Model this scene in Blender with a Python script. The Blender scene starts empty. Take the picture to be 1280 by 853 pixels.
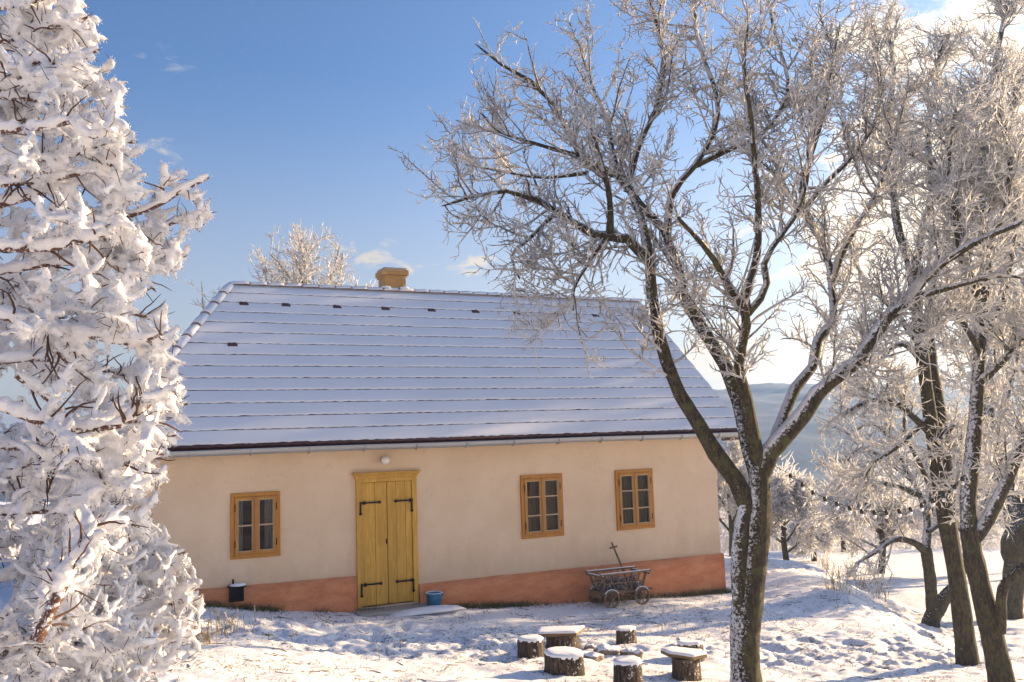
import bpy, math, random
import numpy as np
from mathutils import Matrix, Vector

SC = bpy.context.scene
COL = SC.collection
# ------------------------------------------------------------------ camera
FPX, TILT, ROLL, CZ = 1155.8, 0.102, 0.032, 2.67
cam_d = bpy.data.cameras.new('camera')
cam_d.sensor_width = 36.0
cam_d.lens = FPX / 1280 * 36
cam_d.clip_start = 0.05
cam_d.clip_end = 5000
cam = bpy.data.objects.new('camera', cam_d)
COL.objects.link(cam)
cam.matrix_world = Matrix.Translation((0, 0, CZ)) @ Matrix.Rotation(math.pi/2 + TILT, 4, 'X') @ Matrix.Rotation(-ROLL, 4, 'Z')
SC.camera = cam

# ------------------------------------------------------------------ light
SUN_AZ, SUN_EL = 58.9, 15.0           # azimuth clockwise from +Y, elevation
SUN_STR, SKY_STR, EXPO = 5.0, 0.056, 1.58
w = bpy.data.worlds.new('World')
SC.world = w
w.use_nodes = True
WN = w.node_tree
for n in list(WN.nodes):
    WN.nodes.remove(n)


class NT:
    """small helper for building node trees"""
    def __init__(self, tree):
        self.t = tree

    def n(self, typ, **kw):
        nd = self.t.nodes.new(typ)
        for k, v in kw.items():
            setattr(nd, k, v)
        return nd

    def put(self, sock, v):
        if isinstance(v, bpy.types.NodeSocket):
            self.t.links.new(v, sock)
        elif v is not None:
            if hasattr(sock.default_value, '__len__') and not hasattr(v, '__len__'):
                v = [v] * len(sock.default_value)
            if hasattr(sock.default_value, '__len__') and len(sock.default_value) == 4 and len(v) == 3:
                v = tuple(v) + (1,)
            sock.default_value = v

    def m(self, op, a, b=None, c=None, clamp=False):
        nd = self.n('ShaderNodeMath', operation=op, use_clamp=clamp)
        self.put(nd.inputs[0], a)
        if b is not None:
            self.put(nd.inputs[1], b)
        if c is not None:
            self.put(nd.inputs[2], c)
        return nd.outputs[0]

    def mix(self, f, a, b, blend='MIX'):
        nd = self.n('ShaderNodeMix', data_type='RGBA', blend_type=blend)
        self.put(nd.inputs[0], f)
        self.put(nd.inputs[6], a)
        self.put(nd.inputs[7], b)
        return nd.outputs[2]

    def noise(self, vec, scale, detail=4, rough=.55, dist=0):
        nd = self.n('ShaderNodeTexNoise')
        if vec is not None:
            self.put(nd.inputs['Vector'], vec)
        nd.inputs['Scale'].default_value = scale
        nd.inputs['Detail'].default_value = detail
        nd.inputs['Roughness'].default_value = rough
        nd.inputs['Distortion'].default_value = dist
        return nd.outputs['Fac']

    def ramp(self, v, lo, hi, a=0., b=1.):
        nd = self.n('ShaderNodeMapRange', interpolation_type='SMOOTHSTEP')
        self.put(nd.inputs[0], v)
        for i, q in enumerate((lo, hi, a, b)):
            nd.inputs[i+1].default_value = q
        return nd.outputs[0]

    def vmap(self, vec, scale=(1, 1, 1), loc=(0, 0, 0)):
        nd = self.n('ShaderNodeMapping')
        self.put(nd.inputs['Vector'], vec)
        nd.inputs['Scale'].default_value = scale
        nd.inputs['Location'].default_value = loc
        return nd.outputs[0]


def pxray(px, py):
    a = (px-640)/FPX
    b = (426.5-py)/FPX
    u = a*math.cos(ROLL)+b*math.sin(ROLL)
    v = -a*math.sin(ROLL)+b*math.cos(ROLL)
    return np.array([u, math.cos(TILT)-v*math.sin(TILT), math.sin(TILT)+v*math.cos(TILT)])


def at(px, py, Y):
    d = pxray(px, py)
    d = d/d[1]
    return np.array([0, 0, CZ])+d*Y


T = NT(WN)
sky = T.n('ShaderNodeTexSky', sky_type='NISHITA', sun_disc=False)
sky.sun_elevation = math.radians(SUN_EL)
sky.sun_rotation = math.radians(SUN_AZ)
sky.altitude = 600
sky.air_density = 1.0
sky.dust_density = 3.2
sky.ozone_density = 2.2
tc = T.n('ShaderNodeTexCoord')
sx = T.n('ShaderNodeSeparateXYZ')
WN.links.new(tc.outputs['Generated'], sx.inputs[0])
az = T.m('ARCTAN2', sx.outputs[0], sx.outputs[1])
el = T.m('ARCSINE', sx.outputs[2])
cmb = T.n('ShaderNodeCombineXYZ')
WN.links.new(az, cmb.inputs[0])
WN.links.new(T.m('MULTIPLY', el, 2.4), cmb.inputs[1])
cn = T.noise(cmb.outputs[0], 15.0, 8, .65, .5)
cn2 = T.noise(cmb.outputs[0], 3.2, 5, .6, .2)


def blob(azd, eld, ra, re, amp=1.0):
    a = T.m('DIVIDE', T.m('SUBTRACT', az, math.radians(azd)), math.radians(ra))
    e = T.m('DIVIDE', T.m('SUBTRACT', el, math.radians(eld)), math.radians(re))
    q = T.m('ADD', T.m('MULTIPLY', a, a), T.m('MULTIPLY', e, e))
    return T.m('MULTIPLY', T.m('SUBTRACT', 1.0, T.m('SQRT', q), clamp=True), amp)


def ang(px, py):
    d = pxray(px, py)
    d /= np.linalg.norm(d)
    return math.degrees(math.atan2(d[0], d[1])), math.degrees(math.asin(d[2]))


acc = None
for (px, py, ra, re, amp) in ((472, 320, 4.0, 1.5, .55), (548, 331, 6.8, 1.0, .60), (596, 338, 3.4, .6, .55), (440, 315, 6, 2.2, .35),
                              (180, 186, 4, 1.6, .28), (205, 72, 3, 1.2, .22), (330, 250, 9, 3, .12),
                              (1105, 48, 5.5, 3.0, .8), (1230, 20, 9, 3.5, .6), (1020, 455, 22, 4.2, 1.0),
                              (900, 440, 7, 2.8, .9), (1190, 290, 15, 11, 1.0), (1330, 230, 18, 14, 1.0)):
    a_, e_ = ang(px, py)
    b_ = blob(a_, e_, ra, re, amp)
    acc = b_ if acc is None else T.m('MAXIMUM', acc, b_)
cl = T.m('ADD', T.m('MULTIPLY', acc, 1.5), T.m('MULTIPLY', T.m('SUBTRACT', cn, .52), 3.6))
cl = T.ramp(cl, .18, .95)
cl = T.m('MULTIPLY', cl, T.ramp(acc, .0, .22))
low = T.m('MULTIPLY', T.ramp(el, .0, .22, 1, 0), T.ramp(cn2, .45, .75))   # thin bank all round the horizon
cl = T.m('MAXIMUM', cl, T.m('MULTIPLY', low, .5), clamp=True)
cl = T.m('MAXIMUM', cl, T.ramp(el, .0, .40, .62, 0))      # thin veil towards the horizon
# sunlit cloud: warmer and brighter towards the sun
SUNV = sd = Vector((math.sin(math.radians(SUN_AZ))*math.cos(math.radians(SUN_EL)),
             math.cos(math.radians(SUN_AZ))*math.cos(math.radians(SUN_EL)), math.sin(math.radians(SUN_EL))))
dp = T.n('ShaderNodeVectorMath', operation='DOT_PRODUCT')
WN.links.new(tc.outputs['Generated'], dp.inputs[0])
dp.inputs[1].default_value = sd
glow = T.ramp(dp.outputs['Value'], .3, 1.0)
ccol = T.mix(glow, (4.4, 4.1, 3.7), (8.5, 7.6, 6.0))
skc = T.mix(1.0, sky.outputs[0], (.80, .99, 1.24), 'MULTIPLY')
fin = T.mix(cl, skc, ccol)
bg = T.n('ShaderNodeBackground')
WN.links.new(fin, bg.inputs[0])
bg.inputs[1].default_value = SKY_STR
ow = T.n('ShaderNodeOutputWorld')
WN.links.new(bg.outputs[0], ow.inputs[0])

sun_d = bpy.data.lights.new('sun', 'SUN')
sun_d.energy = SUN_STR
sun_d.angle = math.radians(.55)
sun_d.color = (1.0, .71, .40)
sun = bpy.data.objects.new('sun', sun_d)
COL.objects.link(sun)
sun.rotation_euler = (-sd).to_track_quat('-Z', 'Y').to_euler()
sun.location = (20, 10, 30)

vs = SC.view_settings
vs.view_transform = 'Standard'
vs.look = 'None'
vs.exposure = EXPO
vs.gamma = 1
vs.use_curve_mapping = False
SC.cycles.max_bounces = 8
SC.cycles.diffuse_bounces = 5
SC.cycles.glossy_bounces = 2
SC.cycles.transmission_bounces = 3
SC.cycles.transparent_max_bounces = 6
SC.cycles.volume_bounces = 1

# ------------------------------------------------------------------ noise
_rg = np.random.default_rng(7)
_LAT = _rg.random((256, 256))


def vn2(x, y):
    xi = np.floor(x).astype(int)
    yi = np.floor(y).astype(int)
    fx = x-xi
    fy = y-yi
    fx = fx*fx*(3-2*fx)
    fy = fy*fy*(3-2*fy)
    a = _LAT[xi & 255, yi & 255]
    b = _LAT[(xi+1) & 255, yi & 255]
    c = _LAT[xi & 255, (yi+1) & 255]
    d = _LAT[(xi+1) & 255, (yi+1) & 255]
    return (a*(1-fx)+b*fx)*(1-fy)+(c*(1-fx)+d*fx)*fy-.5


def fbm(x, y, sc, oct=4, g=.5):
    x = np.asarray(x, float)/sc
    y = np.asarray(y, float)/sc
    s = 0
    a = 1.
    for i in range(oct):
        s = s+a*vn2(x+17.3*i, y-9.1*i)
        x = x*2.03
        y = y*2.03
        a *= g
    return s


# ------------------------------------------------------------------ house frame and terrain
TH = .464
HY = 16.494


def toS(x, y):
    y = y-HY
    return x*math.cos(TH)+y*math.sin(TH), -x*math.sin(TH)+y*math.cos(TH)


def H(s, b, z):
    return np.array([s*math.cos(TH)-b*math.sin(TH), HY+s*math.sin(TH)+b*math.cos(TH), z])


def sst(v, a, b):
    t = np.clip((v-a)/(b-a), 0, 1)
    return t*t*(3-2*t)


def ground(x, y, fine=True):
    x = np.asarray(x, float)
    y = np.asarray(y, float)
    s, b = toS(x, y)
    z = np.interp(s, [-30, -8, -5.23, -4.16, -2.92, -1.5, 0, 1.12, 3.4, 4.36, 8, 14, 40],
                  [1.2, .6, .29, .10, -.06, -.13, -.26, -.32, -.43, -.45, -.62, -.95, -1.6])
    z = z+.0078*np.clip(12-y, 0, 30)**2*np.where(y < -6, 1, 1)
    # bank on the right and the fall of the land behind
    edge = 6.3+.5*np.sin(y*.35)+fbm(x, y, 2.5, 3)*1.0
    z = z-.62*sst(x-edge, -.3, 1.9)*sst(y, 9.5, 14)
    z = z+.22*np.exp(-((x-5.7)**2/1.1+(y-19.2)**2/7.0))
    z = z-.055*np.clip(y-23+.05*(x-6), 0, 14)-.16*np.clip(y-40, 0, 60)
    z = np.where(y > 140, np.maximum(z, -13.), z)
    z = np.maximum(z, -14)
    z = z+fbm(x, y, 5, 3)*.10
    if fine:
        k = sst(b, -.05, -.6)+sst(b, .0, .4)
        near = 1/(1+np.maximum(0, np.hypot(x, y)-24)/10)
        tus = np.abs(fbm(x+fbm(x, y, .8, 2)*.5, y, .55, 3, .55))
        calm = .35+.85*sst(fbm(x+3, y, 2.6, 3), -.12, .28)
        z = z+near*k*(fbm(x*.8, y*1.5, .9, 3)*.06+calm*(-tus*.10+fbm(x, y*1.25, .19, 4, .6)*.06)+.012)
    return z


def hit(px, py):
    d = pxray(px, py)
    d = d/d[1]
    lo = 3.
    Yv = np.arange(3., 90, .02)
    P = np.array([0, 0, CZ])[None]+d[None]*Yv[:, None]
    g = ground(P[:, 0], P[:, 1], False)
    k = np.argmax(P[:, 2] < g)
    p = P[k]
    p[2] = g[k]
    return p


# ------------------------------------------------------------------ materials
MATS = {}


def mat(name, col=(.5, .5, .5), rough=.7, **kw):
    m = bpy.data.materials.new(name)
    m.use_nodes = True
    t = NT(m.node_tree)
    bs = m.node_tree.nodes['Principled BSDF']
    t.put(bs.inputs['Base Color'], col)
    bs.inputs['Roughness'].default_value = rough
    for k, v in kw.items():
        bs.inputs[k].default_value = v
    MATS[name] = m
    return m, t, bs


def bump(t, bs, h, strength=.3, dist=.02):
    b = t.n('ShaderNodeBump')
    b.inputs['Strength'].default_value = strength
    b.inputs['Distance'].default_value = dist
    t.put(b.inputs['Height'], h)
    t.t.links.new(b.outputs[0], bs.inputs['Normal'])


def posn(t):
    return t.n('ShaderNodeNewGeometry').outputs['Position']


def objc(t):
    return t.n('ShaderNodeTexCoord').outputs['Object']


# snow
m, t, bs = mat('snow', (.86, .88, .93), .65)
p = posn(t)
bump(t, bs, t.noise(p, 60, 4, .6), .25, .02)
bs.inputs['Specular IOR Level'].default_value = .2
m, t, bs = mat('roof_snow', (.82, .84, .90), .65)
p = objc(t)
t.put(bs.inputs['Base Color'], t.mix(t.noise(p, 1.4, 5), (.72, .73, .77), (.80, .81, .84)))
bump(t, bs, t.noise(p, 45, 5, .65), .35, .02)
bs.inputs['Specular IOR Level'].default_value = .15
# rime: lets some light through, so it glows against the sun


def rime(name, col, tr):
    m, t, bs = mat(name, col, .7)
    nt = m.node_tree
    bs.inputs['Specular IOR Level'].default_value = .2
    tl = t.n('ShaderNodeBsdfTranslucent')
    t.put(tl.inputs[0], col)
    mx = t.n('ShaderNodeMixShader')
    mx.inputs[0].default_value = tr
    nt.links.new(bs.outputs[0], mx.inputs[1])
    nt.links.new(tl.outputs[0], mx.inputs[2])
    nt.links.new(mx.outputs[0], nt.nodes['Material Output'].inputs[0])
    return m, t, bs


rime('rime', (.90, .89, .88), .58)
rime('thin_rime', (.78, .765, .76), .5)
m, t, bs = rime('heavy_rime', (.88, .88, .90), .0)
bump(t, bs, t.noise(posn(t), 70, 5, .7), .7, .025)

# ground
m, t, bs = mat('ground_snow', (.85, .87, .92), .65)
p = posn(t)
n1 = t.noise(t.vmap(p, (1, 1.4, .4)), 7.5, 6, .65, .4)
n2 = t.noise(p, .55, 4, .6)
n3 = t.noise(p, 34, 4, .7)
g = t.n('ShaderNodeNewGeometry')
sz = t.n('ShaderNodeSeparateXYZ')
t.t.links.new(g.outputs['Normal'], sz.inputs[0])
steep = t.ramp(sz.outputs[2], .93, .72)
f = t.m('ADD', t.m('MULTIPLY', t.ramp(n1, .55, .67), t.ramp(n2, .40, .60)), t.m('MULTIPLY', steep, t.ramp(n3, .46, .60)))
n5 = t.noise(p, 21, 5, .7, .5)
f = t.m('ADD', f, t.m('MULTIPLY', t.ramp(n5, .56, .65), t.ramp(n2, .34, .56)))
f = t.m('MULTIPLY', f, 1.1, clamp=True)
gcol = t.mix(t.ramp(n3, .35, .65), (.085, .060, .030), (.22, .17, .085))
t.put(bs.inputs['Base Color'], t.mix(f, (.87, .88, .92), gcol))
bump(t, bs, t.m('ADD', t.m('MULTIPLY', n3, .5), t.noise(p, 110, 3, .6)), .45, .02)
bs.inputs['Specular IOR Level'].default_value = .2

# bark with wind-blown snow on the up and left side


def barkmat(name, c1, c2, thr, moss=0., amp=2.0):
    m, t, bs = mat(name, c1, .9)
    p = posn(t)
    n = t.noise(t.vmap(p, (1, 1, .28)), 38, 6, .7, .6)
    n2 = t.noise(p, 7, 4, .6)
    c = t.mix(t.ramp(n, .40, .62), c1, c2)
    if moss:
        c = t.mix(t.m('MULTIPLY', t.ramp(n2, .48, .66), moss), c, (.085, .09, .028))
    g = t.n('ShaderNodeNewGeometry')
    d = t.n('ShaderNodeVectorMath', operation='DOT_PRODUCT')
    t.t.links.new(g.outputs['Normal'], d.inputs[0])
    d.inputs[1].default_value = Vector((-.55, -.25, .8)).normalized()
    q = t.m('ADD', d.outputs['Value'], t.m('MULTIPLY', t.m('SUBTRACT', t.noise(p, 34, 6, .75), .5), amp))
    s = t.ramp(q, thr, thr+.16)
    t.put(bs.inputs['Base Color'], t.mix(s, c, (.82, .83, .88)))
    bump(t, bs, t.m('ADD', n, t.m('MULTIPLY', s, .6)), 1.0, .045)
    return m


barkmat('bark', (.016, .011, .006), (.095, .066, .032), 1.08, .75, 3.0)
barkmat('bark_limb', (.020, .014, .008), (.085, .062, .030), .50, .75, 2.2)
barkmat('bark_frosty', (.026, .019, .011), (.105, .076, .040), .98, .6, 3.2)
barkmat('bark_frosty_limb', (.026, .019, .011), (.10, .074, .040), .56, .6, 2.4)
m, t, bs = mat('twig_bark', (.05, .038, .028), .85)
t.put(bs.inputs['Base Color'], t.mix(t.ramp(t.noise(posn(t), 22, 3), .42, .6), (.030, .024, .019), (.17, .16, .155)))
m, t, bs = mat('reddish_bark', (.10, .045, .025), .85)
p = posn(t)
t.put(bs.inputs['Base Color'], t.mix(t.ramp(t.noise(p, 40, 4), .5, .62), (.11, .05, .03), (.75, .74, .76)))

mat('bare_twig', (.085, .040, .022), .85)
# house
m, t, bs = mat('plaster', (.76, .60, .42), .92)
p = objc(t)
n = t.noise(p, 1.1, 5, .6)
n2 = t.noise(p, 9, 5, .65)
c = t.mix(t.ramp(n, .3, .7), (.69, .525, .36), (.76, .60, .43))
c = t.mix(t.m('MULTIPLY', t.ramp(n2, .55, .75), .25), c, (.50, .35, .22))
vo = t.n('ShaderNodeTexVoronoi', feature='DISTANCE_TO_EDGE')
t.put(vo.inputs['Vector'], t.vmap(p, (.55, 1, .8)))
vo.inputs['Scale'].default_value = 1.6
wn = t.n('ShaderNodeTexNoise')
wn.inputs['Scale'].default_value = 6
t.put(wn.inputs['Vector'], p)
av = t.n('ShaderNodeVectorMath', operation='ADD')
sv = t.n('ShaderNodeVectorMath', operation='SCALE')
t.t.links.new(wn.outputs['Color'], sv.inputs[0])
sv.inputs['Scale'].default_value = .22
t.t.links.new(t.vmap(p, (.55, 1, .8)), av.inputs[0])
t.t.links.new(sv.outputs[0], av.inputs[1])
t.t.links.new(av.outputs[0], vo.inputs['Vector'])
crack = t.m('MULTIPLY', t.ramp(vo.outputs['Distance'], .010, .002), t.ramp(t.noise(p, 1.3, 2), .52, .62))
c = t.mix(t.m('MULTIPLY', crack, .16), c, (.36, .26, .17))
szp = t.n('ShaderNodeSeparateXYZ')
t.put(szp.inputs[0], p)
splash = t.m('MULTIPLY', t.ramp(t.m('ADD', szp.outputs[2], t.m('MULTIPLY', t.m('SUBTRACT', t.noise(t.vmap(p, (1, 1, .3)), 5, 4), .5), .9)), .95, .25), .38)
c = t.mix(splash, c, (.47, .36, .26))
t.put(bs.inputs['Base Color'], c)
bump(t, bs, t.m('ADD', t.m('SUBTRACT', t.m('MULTIPLY', n2, 1.2), t.m('MULTIPLY', crack, .5)), t.noise(p, 90, 3)), .35, .018)
m, t, bs = mat('plinth_paint', (.60, .27, .14), .9)
p = objc(t)
n = t.noise(t.vmap(p, (1, 1, 3)), 2.2, 6, .65, .3)
c = t.mix(t.ramp(n, .3, .7), (.55, .20, .085), (.69, .30, .145))
sz = t.n('ShaderNodeSeparateXYZ')
t.put(sz.inputs[0], p)
c = t.mix(t.m('MULTIPLY', t.ramp(t.noise(t.vmap(p, (1, 1, 2.5)), 12, 4), .55, .7), .4), c, (.36, .15, .075))
t.put(bs.inputs['Base Color'], c)
bump(t, bs, t.m('ADD', n, t.m('MULTIPLY', t.noise(p, 60, 3), .4)), .5, .03)


def woodmat(name, ca, cb, axis='z', rough=.55):
    m, t, bs = mat(name, ca, rough)
    p = objc(t)
    sc = (9, 9, .9) if axis == 'z' else (.9, 9, 9)
    n = t.noise(t.vmap(p, sc), 3.0, 6, .65, .8)
    n2 = t.noise(t.vmap(p, sc), .45, 2, .5)
    c = t.mix(t.ramp(n, .3, .72), ca, cb)
    c = t.mix(t.m('MULTIPLY', t.ramp(n2, .35, .7), .35), c, tuple(q*.72 for q in ca))
    t.put(bs.inputs['Base Color'], c)
    bump(t, bs, n, .15, .006)


woodmat('door_wood', (.50, .27, .032), (.70, .42, .075))
woodmat('frame_wood', (.42, .175, .022), (.52, .24, .036))
woodmat('window_wood', (.40, .175, .03), (.52, .25, .045))
woodmat('old_wood', (.14, .09, .055), (.27, .19, .125), 'x', .85)
woodmat('plank_wood', (.13, .085, .04), (.24, .165, .08), 'x', .8)
mat('iron', (.018, .014, .013), .5, Metallic=.6)
m, t, bs = mat('tile', (.085, .035, .030), .75)
t.put(bs.inputs['Base Color'], t.mix(t.noise(objc(t), 6, 3), (.06, .022, .022), (.11, .05, .04)))
mat('ridge_clay', (.22, .13, .10), .8)
mat('gutter_metal', (.40, .41, .42), .45, Metallic=.55)
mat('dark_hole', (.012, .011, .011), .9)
m, t, bs = mat('chimney_brick', (.55, .36, .12), .9)
br = t.n('ShaderNodeTexBrick')
sb_ = t.n('ShaderNodeSeparateXYZ')
t.put(sb_.inputs[0], objc(t))
cb_ = t.n('ShaderNodeCombineXYZ')
t.put(cb_.inputs[0], t.m('ADD', sb_.outputs[0], sb_.outputs[1]))
t.put(cb_.inputs[1], sb_.outputs[2])
t.put(br.inputs['Vector'], cb_.outputs[0])
br.inputs['Scale'].default_value = 1
br.inputs['Brick Width'].default_value = .25
br.inputs['Row Height'].default_value = .075
br.inputs['Mortar Size'].default_value = .007
t.put(br.inputs['Color1'], (.56, .34, .11))
t.put(br.inputs['Color2'], (.42, .22, .06))
t.put(br.inputs['Mortar'], (.30, .22, .13))
t.t.links.new(br.outputs['Color'], bs.inputs['Base Color'])
mat('concrete', (.38, .35, .31), .9)
m, t, bs = mat('stone', (.27, .23, .20), .9)
p = posn(t)
g = t.n('ShaderNodeNewGeometry')
sz = t.n('ShaderNodeSeparateXYZ')
t.t.links.new(g.outputs['Normal'], sz.inputs[0])
c = t.mix(t.noise(p, 14, 4), (.16, .12, .10), (.32, .26, .22))
s = t.ramp(t.m('ADD', sz.outputs[2], t.m('MULTIPLY', t.m('SUBTRACT', t.noise(p, 18, 4), .5), 1.2)), .42, .62)
t.put(bs.inputs['Base Color'], t.mix(s, c, (.85, .86, .9)))
bump(t, bs, t.noise(p, 30, 4), .5, .02)
m, t, bs = mat('stump_bark', (.09, .065, .045), .95)
p = posn(t)
n = t.noise(t.vmap(p, (1, 1, .16)), 42, 5, .7, .4)
n2 = t.noise(p, 26, 5, .7)
c = t.mix(t.ramp(n, .36, .64), (.022, .015, .010), (.125, .090, .058))
g = t.n('ShaderNodeNewGeometry')
d = t.n('ShaderNodeVectorMath', operation='DOT_PRODUCT')
t.t.links.new(g.outputs['Normal'], d.inputs[0])
d.inputs[1].default_value = Vector((.5, -.75, .35)).normalized()
s = t.m('MULTIPLY', t.ramp(t.m('ADD', t.m('MULTIPLY', d.outputs['Value'], .16), n2), .72, .78), .9)
t.put(bs.inputs['Base Color'], t.mix(s, c, (.82, .83, .87)))
bump(t, bs, n, 1.0, .03)
woodmat('cut_wood', (.30, .19, .10), (.42, .28, .15), 'x', .8)
m, t, bs = mat('bucket_enamel', (.055, .19, .33), .35)
t.put(bs.inputs['Base Color'], t.mix(t.ramp(t.noise(objc(t), 9, 5), .55, .75), (.05, .18, .32), (.10, .25, .38)))
mat('lamp_glass', (.80, .77, .70), .25)
mat('bulb_glass', (.85, .85, .83), .2)
mat('socket', (.012, .012, .014), .5)
mat('curtain', (.13, .085, .05), .9)
mat('lace', (.24, .23, .22), .9)
m, t, bs = mat('dry_stem', (.30, .22, .11), .9)
t.put(bs.inputs['Base Color'], t.mix(t.ramp(t.noise(posn(t), 9, 3), .45, .6), (.26, .19, .09), (.62, .58, .5)))
m, t, bs = mat('grass_blade', (.09, .10, .03), .8)
t.put(bs.inputs['Base Color'], t.mix(t.noise(posn(t), 2.5, 3), (.055, .075, .02), (.20, .17, .07)))
mat('straw', (.17, .115, .055), .9)
m, t, bs = mat('dead_leaf', (.10, .06, .05), .9)
t.put(bs.inputs['Base Color'], t.mix(t.ramp(t.noise(posn(t), 30, 3), .47, .58), (.07, .045, .035), (.6, .58, .6)))
# glass: see-through with a mirror share that follows Fresnel
m = bpy.data.materials.new('glass')
m.use_nodes = True
t = NT(m.node_tree)
m.node_tree.nodes.remove(m.node_tree.nodes['Principled BSDF'])
gl = t.n('ShaderNodeBsdfGlossy')
gl.inputs['Roughness'].default_value = .01
tr = t.n('ShaderNodeBsdfTransparent')
tr.inputs[0].default_value = (.86, .9, .88, 1)
fr = t.n('ShaderNodeFresnel')
fr.inputs[0].default_value = 1.38
mx = t.n('ShaderNodeMixShader')
m.node_tree.links.new(fr.outputs[0], mx.inputs[0])
m.node_tree.links.new(tr.outputs[0], mx.inputs[1])
m.node_tree.links.new(gl.outputs[0], mx.inputs[2])
m.node_tree.links.new(mx.outputs[0], m.node_tree.nodes['Material Output'].inputs[0])
MATS['glass'] = m
# far wooded hill
m, t, bs = mat('forest_hill', (.05, .07, .045), .95)
p = posn(t)
n = t.noise(t.vmap(p, (1, 1, 2.2)), .10, 6, .7)
n2 = t.noise(p, .018, 4, .6)
c = t.mix(t.ramp(n, .35, .65), (.016, .036, .050), (.06, .10, .125))
t.put(bs.inputs['Base Color'], t.mix(t.m('MULTIPLY', t.ramp(n2, .5, .7), .5), c, (.16, .18, .16)))

# ------------------------------------------------------------------ mesh helpers


def link(o, parent=None):
    COL.objects.link(o)
    if parent is not None:
        o.parent = parent
    return o


def tag(o, label=None, cat=None, group=None, kind=None):
    if label:
        o['label'] = label
    if cat:
        o['category'] = cat
    if group:
        o['group'] = group
    if kind:
        o['kind'] = kind
    return o


def empty(name, label, cat, loc=(0, 0, 0), rz=0., group=None):
    o = bpy.data.objects.new(name, None)
    o.empty_display_size = .2
    o.location = loc
    o.rotation_euler = (0, 0, rz)
    link(o)
    return tag(o, label, cat, group)


class MB:
    """collects quads and triangles, then becomes ONE mesh object"""
    def __init__(self):
        self.v = []
        self.f = []
        self.n = 0

    def add(self, verts, faces):
        verts = np.asarray(verts, float).reshape(-1, 3)
        for f in faces:
            self.f.append(tuple(int(i)+self.n for i in f))
        self.v.append(verts)
        self.n += len(verts)
        return self

    def box(self, x0, x1, y0, y1, z0, z1, M=None):
        v = np.array([(x, y, z) for x in (x0, x1) for y in (y0, y1) for z in (z0, z1)], float)
        if M is not None:
            v = np.array([M @ Vector(q) for q in v])
        return self.add(v, [(0, 1, 3, 2), (4, 6, 7, 5), (0, 4, 5, 1), (2, 3, 7, 6), (0, 2, 6, 4), (1, 5, 7, 3)])

    def bar(self, a, b, w, h=None, up=(0, 0, 1)):
        a = np.asarray(a, float)
        b = np.asarray(b, float)
        h = h or w
        d = b-a
        d /= np.linalg.norm(d)
        up = np.asarray(up, float)
        if abs(d @ up) > .95:
            up = np.array([1., 0, 0])
        s = np.cross(d, up)
        s /= np.linalg.norm(s)
        u = np.cross(s, d)
        v = [q+i*s*w/2+j*u*h/2 for q in (a, b) for (i, j) in ((-1, -1), (1, -1), (1, 1), (-1, 1))]
        return self.add(v, [(3, 2, 1, 0), (4, 5, 6, 7), (0, 1, 5, 4), (1, 2, 6, 5), (2, 3, 7, 6), (3, 0, 4, 7)])

    def tube(self, pts, r, m=8, cap=True):
        pts = np.asarray(pts, float)
        r = np.broadcast_to(np.asarray(r, float), (len(pts),))
        V, F = tubes_raw(pts[None], r[None], m)
        self.add(V, F)
        if cap:
            k = len(pts)
            b = self.n-k*m
            self.f.append(tuple(b+i for i in range(m))[::-1])
            self.f.append(tuple(b+(k-1)*m+i for i in range(m)))
        return self

    def lathe(self, prof, c=(0, 0, 0), m=20, axis='z'):
        c = np.asarray(c, float)
        vs, fs = [], []
        for (r, z) in prof:
            for i in range(m):
                a = 2*math.pi*i/m
                p = (r*math.cos(a), r*math.sin(a), z)
                if axis == 'y':
                    p = (p[0], -p[2], p[1])
                vs.append(c+np.array(p))
        for j in range(len(prof)-1):
            for i in range(m):
                fs.append((j*m+i, j*m+(i+1) % m, (j+1)*m+(i+1) % m, (j+1)*m+i))
        return self.add(vs, fs)

    def build(self, name, material, parent=None, smooth=False, bevel=0.):
        me = bpy.data.meshes.new(name)
        V = np.concatenate(self.v) if self.v else np.zeros((0, 3))
        me.from_pydata(V.tolist(), [], self.f)
        me.materials.append(MATS[material])
        if smooth:
            me.polygons.foreach_set('use_smooth', [True]*len(me.polygons))
        me.update()
        o = bpy.data.objects.new(name, me)
        link(o, parent)
        if bevel:
            md = o.modifiers.new('bevel', 'BEVEL')
            md.width = bevel
            md.segments = 2
            md.limit_method = 'ANGLE'
        return o


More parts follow.
